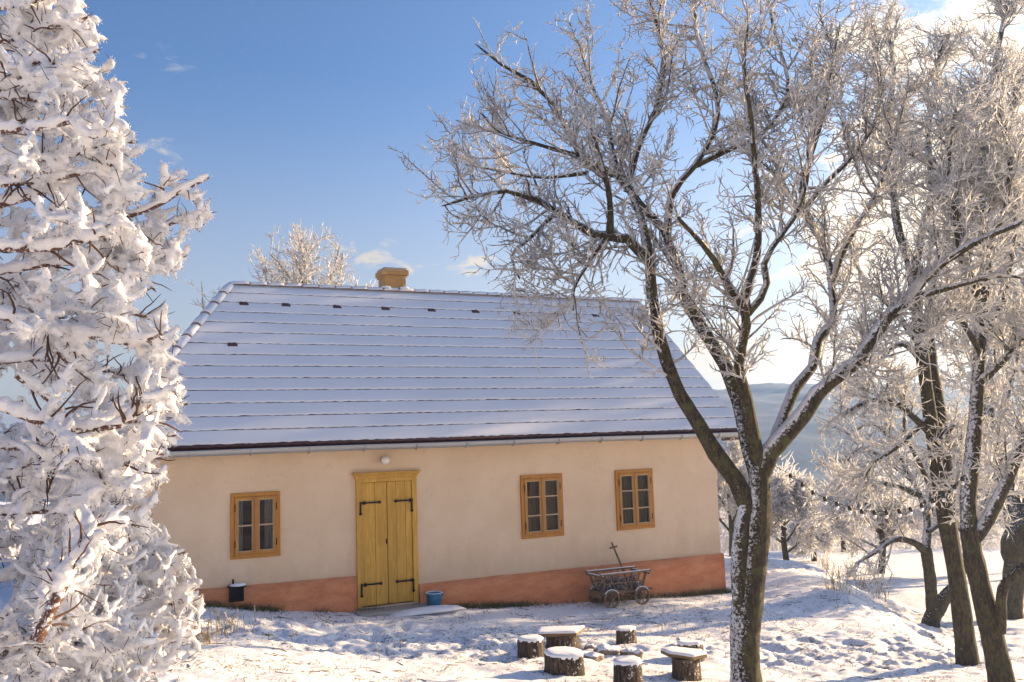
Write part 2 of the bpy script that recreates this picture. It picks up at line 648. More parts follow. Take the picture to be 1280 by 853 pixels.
def tubes_raw(P, R, m, jit=None, rng=None):
    """P (N,k,3) R (N,k) -> verts, quad faces (arrays)"""
    N, k, _ = P.shape
    Tn = np.empty_like(P)
    Tn[:, 1:-1] = P[:, 2:]-P[:, :-2]
    Tn[:, 0] = P[:, 1]-P[:, 0]
    Tn[:, -1] = P[:, -1]-P[:, -2]
    Tn /= np.linalg.norm(Tn, axis=2, keepdims=True)+1e-9
    t0 = Tn[:, 0]
    ref = np.where(np.abs(t0[:, 2:3]) < .8, np.array([[0, 0, 1.]]), np.array([[1., 0, 0]]))
    u = np.cross(t0, ref)
    u /= np.linalg.norm(u, axis=1, keepdims=True)+1e-9
    an = np.arange(m)*2*math.pi/m
    V = np.empty((N, k, m, 3))
    for j in range(k):
        tj = Tn[:, j]
        u = u-tj*np.sum(u*tj, 1, keepdims=True)
        u /= np.linalg.norm(u, axis=1, keepdims=True)+1e-9
        v = np.cross(tj, u)
        rj = R[:, j, None, None]
        if jit is not None:
            rj = rj*(1+jit*(rng.random((N, m, 1))-.5)*2)
        V[:, j] = P[:, j, None]+rj*(np.cos(an)[None, :, None]*u[:, None]+np.sin(an)[None, :, None]*v[:, None])
    b = (np.arange(N)*k*m)[:, None, None]+(np.arange(k-1)*m)[None, :, None]
    i = np.arange(m)[None, None]
    i2 = (np.arange(m)+1)[None, None] % m
    F = np.stack([b+i, b+i2, b+i2+m, b+i+m], -1).reshape(-1, 4)
    return V.reshape(-1, 3), F


def mesh_np(name, chunks, material, parent=None, smooth=True):
    """chunks: list of (verts, faces) with faces (n,4) or (n,3)"""
    vs, loops, tot = [], [], []
    off = 0
    for V, F in chunks:
        if len(F) == 0:
            continue
        vs.append(V)
        loops.append((F+off).reshape(-1))
        tot.append(np.full(len(F), F.shape[1], np.int32))
        off += len(V)
    V = np.concatenate(vs)
    L = np.concatenate(loops).astype(np.int32)
    Tt = np.concatenate(tot)
    me = bpy.data.meshes.new(name)
    me.vertices.add(len(V))
    me.vertices.foreach_set('co', V.astype(np.float32).ravel())
    me.loops.add(len(L))
    me.loops.foreach_set('vertex_index', L)
    me.polygons.add(len(Tt))
    st = np.zeros(len(Tt), np.int32)
    st[1:] = np.cumsum(Tt)[:-1]
    me.polygons.foreach_set('loop_start', st)
    me.polygons.foreach_set('use_smooth', np.full(len(Tt), smooth))
    me.materials.append(MATS[material])
    me.update(calc_edges=True)
    me.validate()
    o = bpy.data.objects.new(name, me)
    link(o, parent)
    return o


# ------------------------------------------------------------------ ground, hill
def axis_coords(a, b, st, lo, hi, gr=1.13, mx=14.):
    c = list(np.arange(a, b+1e-6, st))
    s = st
    while c[-1] < hi:
        s = min(s*gr, mx)
        c.append(c[-1]+s)
    s = st
    while c[0] > lo:
        s = min(s*gr, mx)
        c.insert(0, c[0]-s)
    return np.array(c)


GX = axis_coords(-5.2, 8.2, .036, -640, 640)
GY = axis_coords(8.6, 19.0, .036, -190, 690)
xx, yy = np.meshgrid(GX, GY, indexing='ij')
zz = ground(xx, yy)
zz = zz + np.where(yy < -8, .16*np.minimum(-8-yy, 90), 0)*.5      # unseen climb behind the viewer, added for the window panes to mirror
nx, ny = xx.shape
ii = np.arange(nx*ny).reshape(nx, ny)
F = np.stack([ii[:-1, :-1], ii[1:, :-1], ii[1:, 1:], ii[:-1, 1:]], -1).reshape(-1, 4)
o = mesh_np('ground', [(np.stack([xx, yy, zz], -1).reshape(-1, 3), F)], 'ground_snow')
tag(o, kind='structure')

hx = np.linspace(-630, 630, 300)
hy = np.linspace(170, 640, 120)
xx, yy = np.meshgrid(hx, hy, indexing='ij')
q = (yy-170)/260
prof = np.where(q < 1, sst(q, 0, 1), 1.0)
hz = -14+prof*(31+3.5*np.sin(xx*.009+1.0)+.012*xx)+fbm(xx, yy, 60, 4)*6*np.minimum(q, 1)+fbm(xx, yy, 9, 3)*2.2*prof
ii = np.arange(xx.size).reshape(xx.shape)
F = np.stack([ii[:-1, :-1], ii[1:, :-1], ii[1:, 1:], ii[:-1, 1:]], -1).reshape(-1, 4)
o = mesh_np('hill', [(np.stack([xx, yy, hz], -1).reshape(-1, 3), F)], 'forest_hill')
tag(o, kind='structure')

# haze: one closed box of thin even air
mb = MB()
mb.box(-655, 655, -200, 705, -32, 27.5)
o = mb.build('haze', 'snow')
o.data.materials.clear()
m = bpy.data.materials.new('haze')
m.use_nodes = True
m.node_tree.nodes.clear()
pv = m.node_tree.nodes.new('ShaderNodeVolumePrincipled')
pv.inputs['Color'].default_value = (.36, .57, 1.0, 1)
pv.inputs['Density'].default_value = .00085
pv.inputs['Anisotropy'].default_value = .72
mo = m.node_tree.nodes.new('ShaderNodeOutputMaterial')
m.node_tree.links.new(pv.outputs[0], mo.inputs['Volume'])
o.data.materials.append(m)
tag(o, kind='stuff')

# ------------------------------------------------------------------ the cottage
SL, SR = -6.45, 4.41
house = empty('cottage', 'low cream cottage with snow covered tiled roof, orange plinth and yellow wooden door', 'house', H(0, 0, 0), TH)
ops = {'w1': (-4.90, -4.16, .94, 1.92), 'dr': (-2.93, -1.90, .0, 2.05), 'w2': (.07, .90, .865, 1.96), 'w3': (2.05, 2.87, .865, 1.96)}
# facade with real openings
cs = sorted(set([SL, SR]+[v for o_ in ops.values() for v in o_[:2]]))
cz = sorted(set([-1.0, 2.62]+[v for o_ in ops.values() for v in o_[2:]]))


def refine(c, st):
    out = []
    for a, b in zip(c[:-1], c[1:]):
        k = max(1, int(math.ceil((b-a)/st)))
        out += list(np.linspace(a, b, k+1)[:-1])
    return np.array(out+[c[-1]])


gs = refine(cs, .12)
gz = refine(cz, .12)
mb = MB()
vid = {}
vv = []


def wb(s, z):
    e = .028*fbm(s, z+40, .9, 3)
    if s < -3.2 and z < .95:      # repaired, cracked plaster low on the left
        e += .032*abs(math.sin(z*17+2.5*float(fbm(s, z, .8, 2))))*sst(.95-z, 0, .25)*sst(-3.4-s, 0, .8)
    return -max(0., e+.012)


def gv(i, j):
    if (i, j) not in vid:
        vid[(i, j)] = len(vv)
        vv.append((gs[i], wb(gs[i], gz[j]), gz[j]))
    return vid[(i, j)]


fs = []
for i in range(len(gs)-1):
    for j in range(len(gz)-1):
        cx, cy = (gs[i]+gs[i+1])/2, (gz[j]+gz[j+1])/2
        if any(a < cx < b and c < cy < d for a, b, c, d in ops.values()):
            continue
        fs.append((gv(i, j), gv(i+1, j), gv(i+1, j+1), gv(i, j+1)))
mb.add(vv, fs)
for (a, b, c, d) in ops.values():     # reveals
    for (s0, z0, s1, z1) in ((a, c, a, d), (a, d, b, d), (b, d, b, c), (b, c, a, c)):
        mb.add([(s0, -.02, z0), (s1, -.02, z1), (s1, .34, z1), (s0, .34, z0)], [(0, 1, 2, 3)])
# side and back walls, gable on the right
mb.add([(SR, 0, -1), (SR, 6, -1), (SR, 6, 2.62), (SR, 3, 5.35), (SR, 0, 2.62)], [(0, 1, 2, 3, 4)])
mb.add([(SL, 0, -1), (SL, 6, -1), (SL, 6, 2.62), (SL, 0, 2.62)], [(3, 2, 1, 0)])
mb.add([(SL, 6, -1), (SR, 6, -1), (SR, 6, 2.62), (SL, 6, 2.62)], [(3, 2, 1, 0)])
mb.add([(SL, .4, 2.45), (SR, .4, 2.45), (SR, 6, 2.45), (SL, 6, 2.45)], [(0, 1, 2, 3)])
mb.build('wall', 'plaster', house, True)


def plinth(s0, s1, z0, z1, name='plinth', side=False):
    mb = MB()
    n = int((s1-s0)/.1)+1
    zs = 7
    ss = np.linspace(s0, s1, n)
    vs = []
    for s in ss:
        for k in range(zs):
            q = k/(zs-1)
            top = z0+(z1-z0)*(s-s0)/(s1-s0)+.006*float(fbm(s, 3., .25, 2))
            z = -1+(top+1)*q
            vs.append((s, -.085+.02*q+.022*float(fbm(s, z+9, .4, 3)), z))
    fs = [((i*zs+k), ((i+1)*zs+k), ((i+1)*zs+k+1), (i*zs+k+1)) for i in range(n-1) for k in range(zs-1)]
    nb = len(vs)
    for s in ss:      # top ledge
        top = vs[len(vs)-nb and 0][2]
    tops = [vs[i*zs+zs-1] for i in range(n)]
    vs += [(a, .03, c+.008) for a, b, c in tops]
    fs += [(i*zs+zs-1, (i+1)*zs+zs-1, nb+i+1, nb+i) for i in range(n-1)]
    for i in (0, n-1):   # ends
        vs += [(vs[i*zs][0], .03, -1), ]
        e = len(vs)-1
        fs.append(tuple([i*zs+k for k in range(zs)]+[nb+i, e])[:: (1 if i else -1)])
    if side:
        k = len(vs)
        vs += [(s1, -.06, -1), (s1, 6.06, -1), (s1, 6.06, z1), (s1, -.06, z1), (SR-.02, 6.06, z1+.005), (SR-.02, -.05, z1+.005)]
        fs += [(k, k+1, k+2, k+3), (k+3, k+2, k+4, k+5)]
    mb.add(vs, fs)
    return mb.build(name, 'plinth_paint', house, True)


plinth(SL-.04, -2.945, .56, .50)
plinth(-1.885, SR+.04, .275, .245, side=True)

# windows


def window(s0, s1, z0, z1, rows, lace):
    f = MB()
    fw = .055
    e = .006
    f.box(s0-e, s1+e, -.045, .05, z1-fw, z1+e)
    f.box(s0-e, s1+e, -.045, .05, z0-e, z0+fw)
    f.box(s0-e, s0+fw, -.0445, .05, z0+fw, z1-fw)
    f.box(s1-fw, s1+e, -.0445, .05, z0+fw, z1-fw)
    fr_ = f.build('window', 'frame_wood', house, bevel=.004)
    mid = (s0+s1)/2
    for (a, b, hs) in ((s0+fw+.002, mid-.004, -1), (mid+.004, s1-fw-.002, 1)):
        g = MB()
        cw = .042
        zb, zt = z0+fw+.003, z1-fw-.003
        g.box(a, a+cw, -.058, .0, zb, zt)
        g.box(b-cw, b, -.058, .0, zb, zt)
        g.box(a+cw, b-cw, -.057, .0, zb, zb+cw)
        g.box(a+cw, b-cw, -.057, .0, zt-cw, zt)
        if hs < 0:
            g.box(b-.016, b+.020, -.074, -.0585, zb+.01, zt-.01)
        sash = g.build('sash', 'window_wood', fr_, bevel=.003)
        g = MB()
        for k in range(1, rows):
            zc = zb+(zt-zb)*k/rows
            g.box(a+cw-.004, b-cw+.004, -.054, -.006, zc-.011, zc+.011)
        for (x0, x1, zz0, zz1) in ((a+cw, a+cw+.012, zb+cw, zt-cw), (b-cw-.012, b-cw, zb+cw, zt-cw), (a+cw+.012, b-cw-.012, zb+cw, zb+cw+.012), (a+cw+.012, b-cw-.012, zt-cw-.012, zt-cw)):
            g.box(x0, x1, -.05, -.012, zz0, zz1)
        g.build('glazing_bar', 'rebate_paint', fr_)
        g = MB()
        g.add([(a+cw-.01, -.024, zb+cw-.01), (b-cw+.01, -.024, zb+cw-.01), (b-cw+.01, -.024, zt-cw+.01), (a+cw-.01, -.024, zt-cw+.01)], [(0, 1, 2, 3)])
        g.build('pane', 'glass', fr_)
        xh = a+.0 if hs < 0 else b
        for zc in (zb+.16, zt-.16):
            g = MB()
            g.tube([(xh, -.062, zc-.055), (xh, -.062, zc+.055)], .008, 8)
            g.build('hinge', 'iron', fr_)
    # curtain folds behind the glass
    g = MB()
    n = 90
    vs = []
    for i in range(n):
        s = s0+.02+(s1-s0-.04)*i/(n-1)
        b = .15+.022*math.sin(i*.75+1.2*math.sin(i*.21))+.01*math.sin(i*1.9)
        if lace and .28 < (i/(n-1)) < .74:
            b += .5
        vs += [(s, b, z0-.05), (s, b, z1+.05)]
    fs = [(2*i, 2*i+2, 2*i+3, 2*i+1) for i in range(n-1) if not (lace and (.26 < i/(n-1) < .75))]
    g.add(vs, fs)
    g.build('curtain', 'lace' if lace else 'curtain', fr_, True)
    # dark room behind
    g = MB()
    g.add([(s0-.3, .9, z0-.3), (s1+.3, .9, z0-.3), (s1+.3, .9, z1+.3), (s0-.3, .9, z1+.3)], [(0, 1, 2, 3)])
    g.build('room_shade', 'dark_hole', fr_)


mat('rebate_paint', (.46, .33, .20), .6)
window(*ops['w1'], 2, True)
window(*ops['w2'], 3, False)
window(*ops['w3'], 3, False)

# door: architrave, two plank leaves, strap hinges
d0, d1, dz0, dz1 = -2.935, -1.895, .0, 2.05
f = MB()
f.box(d0, d0+.095, -.06, .10, dz0, dz1)
f.box(d1-.085, d1, -.06, .10, dz0, dz1)
f.box(d0+.095, d1-.085, -.058, .10, dz1-.065, dz1)
f.box(d0-.02, d1+.02, -.075, .0, dz1+.002, dz1+.045)
f.box(d0-.045, d1+.045, -.10, .0, dz1+.047, dz1+.075)
f.box(d0-.06, d1+.06, -.125, .0, dz1+.077, dz1+.098)
dr = f.build('door', 'door_wood', house, bevel=.005)
mid = (d0+.095+d1-.085)/2
for (a, b, wd) in ((d0+.099, mid-.004, (.52, 1.)), (mid+.004, d1-.089, (.36, .74, 1.))):
    g = MB()
    x = a
    prev = 0
    for wq in wd:
        x1 = a+(b-a)*wq
        g.box(x+.0025, x1-.0025, -.036+.004*(wq != 1.), .01, dz0+.02, dz1-.07)
        x = x1
    g.box(a+.01, b-.01, -.02, .02, dz0+.03, dz1-.09)
    g.build('door_leaf', 'door_wood', dr, bevel=.004)
for z in (.36, 1.66):
    for sgn, x0 in ((1, d0+.085), (-1, d1-.075)):
        g = MB()
        g.box(min(x0, x0+sgn*.30), max(x0, x0+sgn*.30), -.078, -.0605, z-.013, z+.013)
        g.lathe([(0, 0), (.026, 0), (.026, .016), (0, .018)], (x0+sgn*.30, -.062, z), 10, 'y')
        g.lathe([(0, 0), (.030, 0), (.030, .022), (0, .024)], (x0+sgn*.04, -.062, z), 10, 'y')
        g.box(x0-.02-.012, x0-.02+.012, -.080, -.0602, z-.17, z+.02)
        g.lathe([(0, 0), (.024, 0), (.024, .016), (0, .018)], (x0-.02, -.064, z-.17), 10, 'y')
        g.build('hinge', 'iron', dr)
g = MB()
g.box(mid-.03, mid-.012, -.055, -.034, .98, 1.06)
g.build('keyhole_plate', 'iron', dr)

# soffit board, gutter
mb = MB()
mb.box(SL-.36, SR+.40, -.36, -.02, 2.545, 2.60)
mb.build('soffit', 'old_wood', house)
mb = MB()
mb.box(SR+.10, SR+.40, -.34, -.10, 2.44, 2.543)
mb.build('rafter_end', 'reddish_bark', house)
mb = MB()
n = 60
ss = np.linspace(SL-.45, SR+.47, n)
m_ = 9
vs = []
for s in ss:
    for k in range(m_):
        a = math.pi+math.pi*k/(m_-1)
        vs.append((s, -.475+.072*math.cos(a), 2.585+.072*math.sin(a)+.004*math.sin(s*1.3)))
fs = [(i*m_+k, i*m_+k+1, (i+1)*m_+k+1, (i+1)*m_+k) for i in range(n-1) for k in range(m_-1)]
mb.add(vs, fs)
mb.tube([(s, -.545, 2.592+.004*math.sin(s*1.3)) for s in ss], .012, 8)
for e_ in (0, n-1):
    mb.add([vs[e_*m_+k] for k in range(m_)], [tuple(range(m_))])
gut = mb.build('gutter', 'gutter_metal', house, True)
for s in np.arange(SL, SR+.4, .88):
    g = MB()
    pts = [(s, -.475+.079*math.cos(a), 2.585+.079*math.sin(a)) for a in np.linspace(math.pi*.98, 2*math.pi*1.0, 9)]
    for a, b in zip(pts[:-1], pts[1:]):
        g.bar(a, b, .03, .006, (1, 0, 0))
    g.build('gutter_bracket', 'gutter_metal', gut)

# roof: one course of tiles and its snow at a time
ZE, BE = 2.64, -.42
RZ, RB = 5.66, 3.0
KS = (RZ-ZE)/(RB-BE)
nrm = np.array([0, -KS, 1.])/math.hypot(KS, 1)
HIP = lambda q: -6.87+(-4.39+6.87)*q             # left hip edge for q=0 at eaves .. 1 at ridge
VR = 4.86
core = MB()
core.add([(HIP(0), BE, ZE-.05), (VR-.02, BE, ZE-.05), (VR-.02, RB, RZ-.05), (HIP(1), RB, RZ-.05)], [(0, 1, 2, 3)])
core.add([(HIP(0), 6-BE, ZE-.05), (VR-.02, 6-BE, ZE-.05)], [])
core.add([(HIP(0), BE, ZE-.05), (HIP(1), RB, RZ-.05), (HIP(0), 6-BE, ZE-.05)], [(0, 1, 2)])
core.add([(VR-.02, BE, ZE-.05), (VR-.02, RB, RZ-.05), (VR-.02, 6-BE, ZE-.05)], [])
core.add([(HIP(1), RB, RZ-.05), (VR-.02, RB, RZ-.05), (VR-.02, 6-BE, ZE-.05), (HIP(0), 6-BE, ZE-.05)], [(0, 1, 2, 3)])
core.box(VR-.05, VR-.02, BE+.02, BE+.05, ZE-.16, ZE-.03)
# verge boards
core.bar((VR-.03, BE, ZE-.10), (VR-.03, RB, RZ-.10), .03, .12, (0, 0, 1))
core.bar((VR-.03, 6-BE, ZE-.10), (VR-.03, RB, RZ-.10), .03, .12, (0, 0, 1))
roof = core.build('roof', 'tile', house)
NC = 14
tl = []
sn = []
rng = np.random.default_rng(3)
slope_len = math.hypot(RB-BE, RZ-ZE)
tw = .185
for i in range(NC):
    q0 = i/NC
    q1 = (i+1)/NC
    s_a, s_b = HIP(q0), VR
    k = int((s_b-s_a)/(tw/4))
    ss = np.linspace(s_a, s_b, k+1)
    ph = (ss/tw+.5*(i % 2)) % 1
    arc = np.abs(ph-.5)*2                       # 1 at tile joints, 0 in the middle of a tile
    q1s = q1+.25/NC
    drop = rng.normal(0, .10, int(k/4)+3)

    def P(s, q, h):
        q = np.broadcast_to(q, s.shape)
        s2 = np.maximum(s, HIP(np.clip(q, 0, 1)))
        b = BE+(RB-BE)*q
        z = ZE+(RZ-ZE)*q
        return np.stack([s2, b+nrm[1]*h, z+nrm[2]*h], -1)
    # tiles (lower edge rounded like a beaver tail)
    ql = q0-.012/NC*10*(1-arc**2.2)*.55
    rows = [P(ss, ql, .000), P(ss, ql, .022), P(ss, min(q1s, 1.), .004)]
    V = np.concatenate(rows)
    K = k+1
    idx = np.arange(k)
    F = np.concatenate([np.stack([r*K+idx, r*K+idx+1, (r+1)*K+idx+1, (r+1)*K+idx], -1) for r in range(2)])
    tl.append((V, F))
    # snow on the course; it stops a finger short of the tile edge
    back = (.044+.026*np.abs(fbm(ss*3, np.full_like(ss, i*7.), .35, 3))*2+.018*(1-arc))/ (slope_len/NC)
    lip = .013+.006*fbm(ss, np.full_like(ss, i*3.3), .6, 3)
    qa = q0+back/NC*.62
    rows = [P(ss, qa, .021), P(ss, qa+.03/NC, .021+lip*.9), P(ss, qa+.12/NC, .022+lip),
            P(ss, q0+.55/NC, .022+lip+.005*fbm(ss, np.full_like(ss, i*5.), .3, 2)), P(ss, min(q1+.06/NC, 1.0), .016+lip*.6)]
    V = np.concatenate(rows)
    F = np.concatenate([np.stack([r*K+idx, r*K+idx+1, (r+1)*K+idx+1, (r+1)*K+idx], -1) for r in range(len(rows)-1)])
    sn.append((V, F))
mesh_np('roof_tile', tl, 'tile', roof, False)
# snow on hip and back slopes
def sheet(c4, n=14, m=14, h=.05):
    c4 = np.array(c4, float)
    u, v = np.meshgrid(np.linspace(0, 1, n), np.linspace(0, 1, m), indexing='ij')
    V = (c4[0]*(1-u[..., None])+c4[1]*u[..., None])*(1-v[..., None])+(c4[3]*(1-u[..., None])+c4[2]*u[..., None])*v[..., None]
    V[..., 2] += h+.012*fbm(V[..., 0]+V[..., 1], V[..., 1], .7, 3)
    ii = np.arange(n*m).reshape(n, m)
    return V.reshape(-1, 3), np.stack([ii[:-1, :-1], ii[1:, :-1], ii[1:, 1:], ii[:-1, 1:]], -1).reshape(-1, 4)
sn.append(sheet([(HIP(0), 6-BE, ZE), (HIP(0)+.001, BE, ZE), (HIP(1), RB, RZ), (HIP(1), RB, RZ)]))
sn.append(sheet([(VR, 6-BE, ZE), (HIP(0), 6-BE, ZE), (HIP(1), RB, RZ), (VR, RB, RZ)]))
mesh_np('roof_snow', sn, 'roof_snow', roof, True)


def cap_tile(a, b, r0=.055, r1=.070):
    """a half-round ridge tile from a to b, wider at b, snow on top"""
    a = np.array(a, float)
    b = np.array(b, float)
    d = (b-a)/np.linalg.norm(b-a)
    side = np.cross(d, (0, 0, 1.))
    side /= np.linalg.norm(side)
    up = np.cross(side, d)
    g = MB()
    vs = []
    m_ = 9
    for (p, r) in ((a, r0), (b, r1), (b, r1-.022), (b-d*.03, r1-.03)):
        for k in range(m_):
            t_ = math.pi*(k/(m_-1))
            vs.append(p+side*math.cos(t_)*r*1.35+up*math.sin(t_)*r-up*.03)
    fs = [(j*m_+k, j*m_+k+1, (j+1)*m_+k+1, (j+1)*m_+k) for j in range(3) for k in range(m_-1)]
    g.add(vs, fs)
    o = g.build('ridge_tile', 'ridge_clay', roof, True)
    g = MB()
    vs = []
    nn = 5
    for j in range(nn):
        q = j/(nn-1)
        p = a+(b-a)*(q*.93)
        r = (r0+(r1-r0)*q)+(.010 if 0 < j < nn-1 else .004)+random.uniform(-.004, .006)
        for k in range(m_):
            t_ = math.pi*(.02+.96*k/(m_-1))
            vs.append(p+side*math.cos(t_)*r*1.36+up*math.sin(t_)*r-up*.028)
    fs = [(j*m_+k, j*m_+k+1, (j+1)*m_+k+1, (j+1)*m_+k) for j in range(nn-1) for k in range(m_-1)]
    fs += [tuple(range(m_))[::-1], tuple((nn-1)*m_+k for k in range(m_))]
    g.add(vs, fs)
    return o, g


random.seed(5)
capsnow = []
nr = 28
for i in range(nr):
    x0 = HIP(1)+(VR-HIP(1))*i/nr
    x1 = HIP(1)+(VR-HIP(1))*(i+1.06)/nr
    o_, g_ = cap_tile((x0, RB, RZ+.035), (min(x1, VR), RB, RZ+.045))
    capsnow.append(g_)
nh = 13
for i in range(nh):
    qa, qb = 1-i/nh, max(0, 1-(i+1.08)/nh)
    pa = (HIP(qa), BE+(RB-BE)*qa, ZE+(RZ-ZE)*qa+.035)
    pb = (HIP(qb), BE+(RB-BE)*qb, ZE+(RZ-ZE)*qb+.045)
    o_, g_ = cap_tile(pa, pb, .055, .070)
    capsnow.append(g_)
mg = MB()
for g_ in capsnow:
    mg.add(np.concatenate(g_.v), g_.f)
mg.build('ridge_snow', 'roof_snow', roof, True)
# ventilation tiles showing dark through the snow
for (s, q) in [(-4.24, 12/14), (-3.47, 12/14), (-2.49, 12/14), (-1.52, 12/14), (-.55, 12/14), (.42, 12/14), (1.37, 12/14), (2.36, 12/14), (3.32, 12/14), (-4.61, 8/14)]:
    g = MB()
    b = BE+(RB-BE)*q
    z = ZE+(RZ-ZE)*q
    c = np.array([s, b, z])+nrm*.012
    e = np.array([0, 1, KS])/math.hypot(1, KS)
    g.bar(c-e*.035-np.array([.085, 0, 0]), c-e*.035+np.array([.085, 0, 0]), .075, .055, nrm)
    g.bar(c+e*.03-np.array([.07, 0, 0]), c+e*.03+np.array([.07, 0, 0]), .10, .035, nrm)
    g.build('vent_tile', 'tile', roof, bevel=.012)
# chimney
g = MB()
cs0, cs1, cb0, cb1 = -1.35, -.90, 2.98, 3.40
g.box(cs0, cs1, cb0, cb1, 5.0, 6.10)
ch = g.build('chimney', 'chimney_brick', roof, bevel=.006)
g = MB()
g.box(cs0-.025, cs1+.025, cb0-.025, cb1+.025, 5.965, 6.005)
g.box(cs0-.05, cs1+.05, cb0-.05, cb1+.05, 6.007, 6.115)
g.build('chimney_collar', 'chimney_brick', ch, bevel=.008)
g = MB()
g.box(cs0-.02, cs1+.02, cb0-.02, cb1+.02, 6.117, 6.165)
g.build('chimney_cap', 'concrete', ch, bevel=.008)
g = MB()
for (x0, x1) in ((cs0-.06, cs0+.08), (cs1-.15, cs1+.05)):
    g.lathe([(.0, .0), (.11, .0), (.09, .03), (0.02, .045)], ((x0+x1)/2, cb0-.03, 5.73), 10)
g.build('chimney_snow', 'snow', ch, True)

# wall lamp, hatch
g = MB()
g.lathe([(0, 0), (.05, 0), (.05, .03), (.035, .05), (.03, .07)], (-2.455, -.0, 2.345), 14, 'y')
lp = g.build('wall_lamp', 'concrete', house, True)
g = MB()
g.lathe([(.075*math.sin(a), .075*(1-math.cos(a))) for a in np.linspace(.02, math.pi-.02, 12)], (-2.455, -.055, 2.34), 18, 'y')
g.build('lamp_globe', 'lamp_glass', lp, True)
hs, hzz = -4.83, .43
g = MB()
g.box(hs-.105, hs-.082, -.135, -.04, hzz-.11, hzz+.10)
g.box(hs+.082, hs+.105, -.135, -.04, hzz-.11, hzz+.10)
g.box(hs-.13, hs+.13, -.17, -.04, hzz+.102, hzz+.125)
g.box(hs-.082, hs+.082, -.132, -.04, hzz-.11, hzz-.09)
hv = g.build('floor_vent', 'iron', house, bevel=.004)
g = MB()
g.box(hs-.082, hs+.082, -.10, -.05, hzz-.09, hzz+.10)
g.build('vent_opening', 'dark_hole', hv)
g = MB()
g.tube([(hs-.05, -.11, hzz+.125), (hs-.05, -.11, hzz+.19), (hs-.05, -.10, hzz+.22)], .016, 8)
g.build('vent_spout', 'iron', hv)
g = MB()
g.lathe([(.12, 0), (.11, .02), (.05, .035), (0, .037)], (hs+.02, -.11, hzz+.126), 12)
g.build('vent_snow', 'snow', hv, True)

# doorstep
st = empty('doorstep', 'long worn stone doorstep under a thin snow drift before the yellow door', 'doorstep', H(-2.40, -.42, -.06), TH)
g = MB()
g.box(-.62, .72, -.02, .44, -.25, .035)
g.build('slab', 'concrete', st, bevel=.015)
g = MB()
n1_, n2_ = 30, 10
vs = []
for i in range(n1_):
    for j in range(n2_):
        u = i/(n1_-1)
        v = j/(n2_-1)
        x = -.15+u*1.25
        y = -.25+v*.44
        hgt = .075*math.sin(math.pi*min(1, v*1.1))**.7*math.sin(math.pi*u)**.6 if 0 < v < 1 and 0 < u < 1 else 0
        vs.append((x, y, -.03+hgt+.01*float(fbm(x, y, .2, 2))))
g.add(vs, [(i*n2_+j, (i+1)*n2_+j, (i+1)*n2_+j+1, i*n2_+j+1) for i in range(n1_-1) for j in range(n2_-1)])
g.build('snow_drift', 'snow', st, True)

# bucket
bp = H(-1.73, -.33, 0)
bp[2] = float(ground(bp[0], bp[1]))-.01
bk = empty('bucket', 'blue enamel bucket standing by the wall right of the yellow door', 'bucket', bp, TH)
g = MB()
g.lathe([(0, .01), (.095, .01), (.10, 0), (.135, .27), (.145, .275), (.145, .29), (.133, .29), (.128, .27), (.10, .05), (0, .05)], (0, 0, 0), 28)
g.build('pail', 'bucket_enamel', bk, True)
g = MB()
g.tube([(.14*math.cos(a), -.035-.06*math.sin(a), .275-.05*math.sin(a)) for a in np.linspace(0, math.pi, 12)], .005, 6)
g.build('handle', 'iron', bk, True)
g = MB()
g.lathe([(.143, .285), (.137, .30), (.131, .288)], (0, 0, 0), 28)
g.build('rim_snow', 'snow', bk, True)

# ------------------------------------------------------------------ handcart
cp = H(1.62, -.64, 0)
cp[2] = float(ground(cp[0], cp[1]))+.0
ct = empty('handcart', 'old wooden four wheeled ladder cart parked against the orange plinth', 'cart', cp, TH-.03)
RT = .57
LX, BX = .46, .25      # half length, half width at the rail
lx, bx = .38, .16      # at the floor
zf = .24
cr = [(-LX, -BX, RT), (LX, -BX, RT), (LX, BX, RT), (-LX, BX, RT)]
for a, b in ((0, 1), (3, 2)):
    g = MB()
    A, B = np.array(cr[a]), np.array(cr[b])
    d = (B-A)/np.linalg.norm(B-A)
    g.bar(A-d*.05, B+d*.07, .034, .034)
    g.build('top_rail', 'old_wood', ct, bevel=.006)
    g = MB()
    g.bar(A-d*.03+np.array([0, 0, .02]), B+d*.05+np.array([0, 0, .02]), .032, .012)
    g.build('rail_snow', 'snow', ct, bevel=.005)
for x in (-LX, LX):
    g = MB()
    g.bar((x, -BX-.05, RT-.036), (x, BX+.05, RT-.036), .034, .034)
    g.build('end_rail', 'old_wood', ct, bevel=.006)
    g = MB()
    g.bar((x, -BX-.03, RT-.014), (x, BX+.03, RT-.014), .03, .010)
    g.build('rail_snow', 'snow', ct, bevel=.004)
for sy in (-1, 1):
    for k in range(7):
        q = k/6
        g = MB()
        g.tube([((-lx+2*lx*q), sy*bx, zf), ((-LX+2*LX*q)*.96, sy*BX, RT)], .010 if k not in (0, 6) else .016, 7)
        g.build('stake', 'old_wood', ct)
    g = MB()
    g.bar((-lx-.06, sy*bx, zf), (lx+.06, sy*bx, zf), .035, .05)
    g.build('side_beam', 'old_wood', ct, bevel=.005)
    g = MB()
    g.bar((-lx*1.1, sy*(bx+BX)/2, (zf+RT)/2), (lx*1.12, sy*(bx+BX)/2, (zf+RT)/2), .02, .022)
    g.build('ladder_rail', 'old_wood', ct)
for x in (-lx, lx):
    for k in range(3):
        g = MB()
        y = -bx+2*bx*(k+.5)/3
        g.tube([(x, y, zf), (x*LX/lx, y*BX/bx, RT-.03)], .010, 7)
        g.build('stake', 'old_wood', ct)
g = MB()
for k in range(4):
    y = -bx+.015+(2*bx-.03)*k/3
    g.bar((-lx-.03, y, zf+.032), (lx+.03, y, zf+.032), .085, .014)
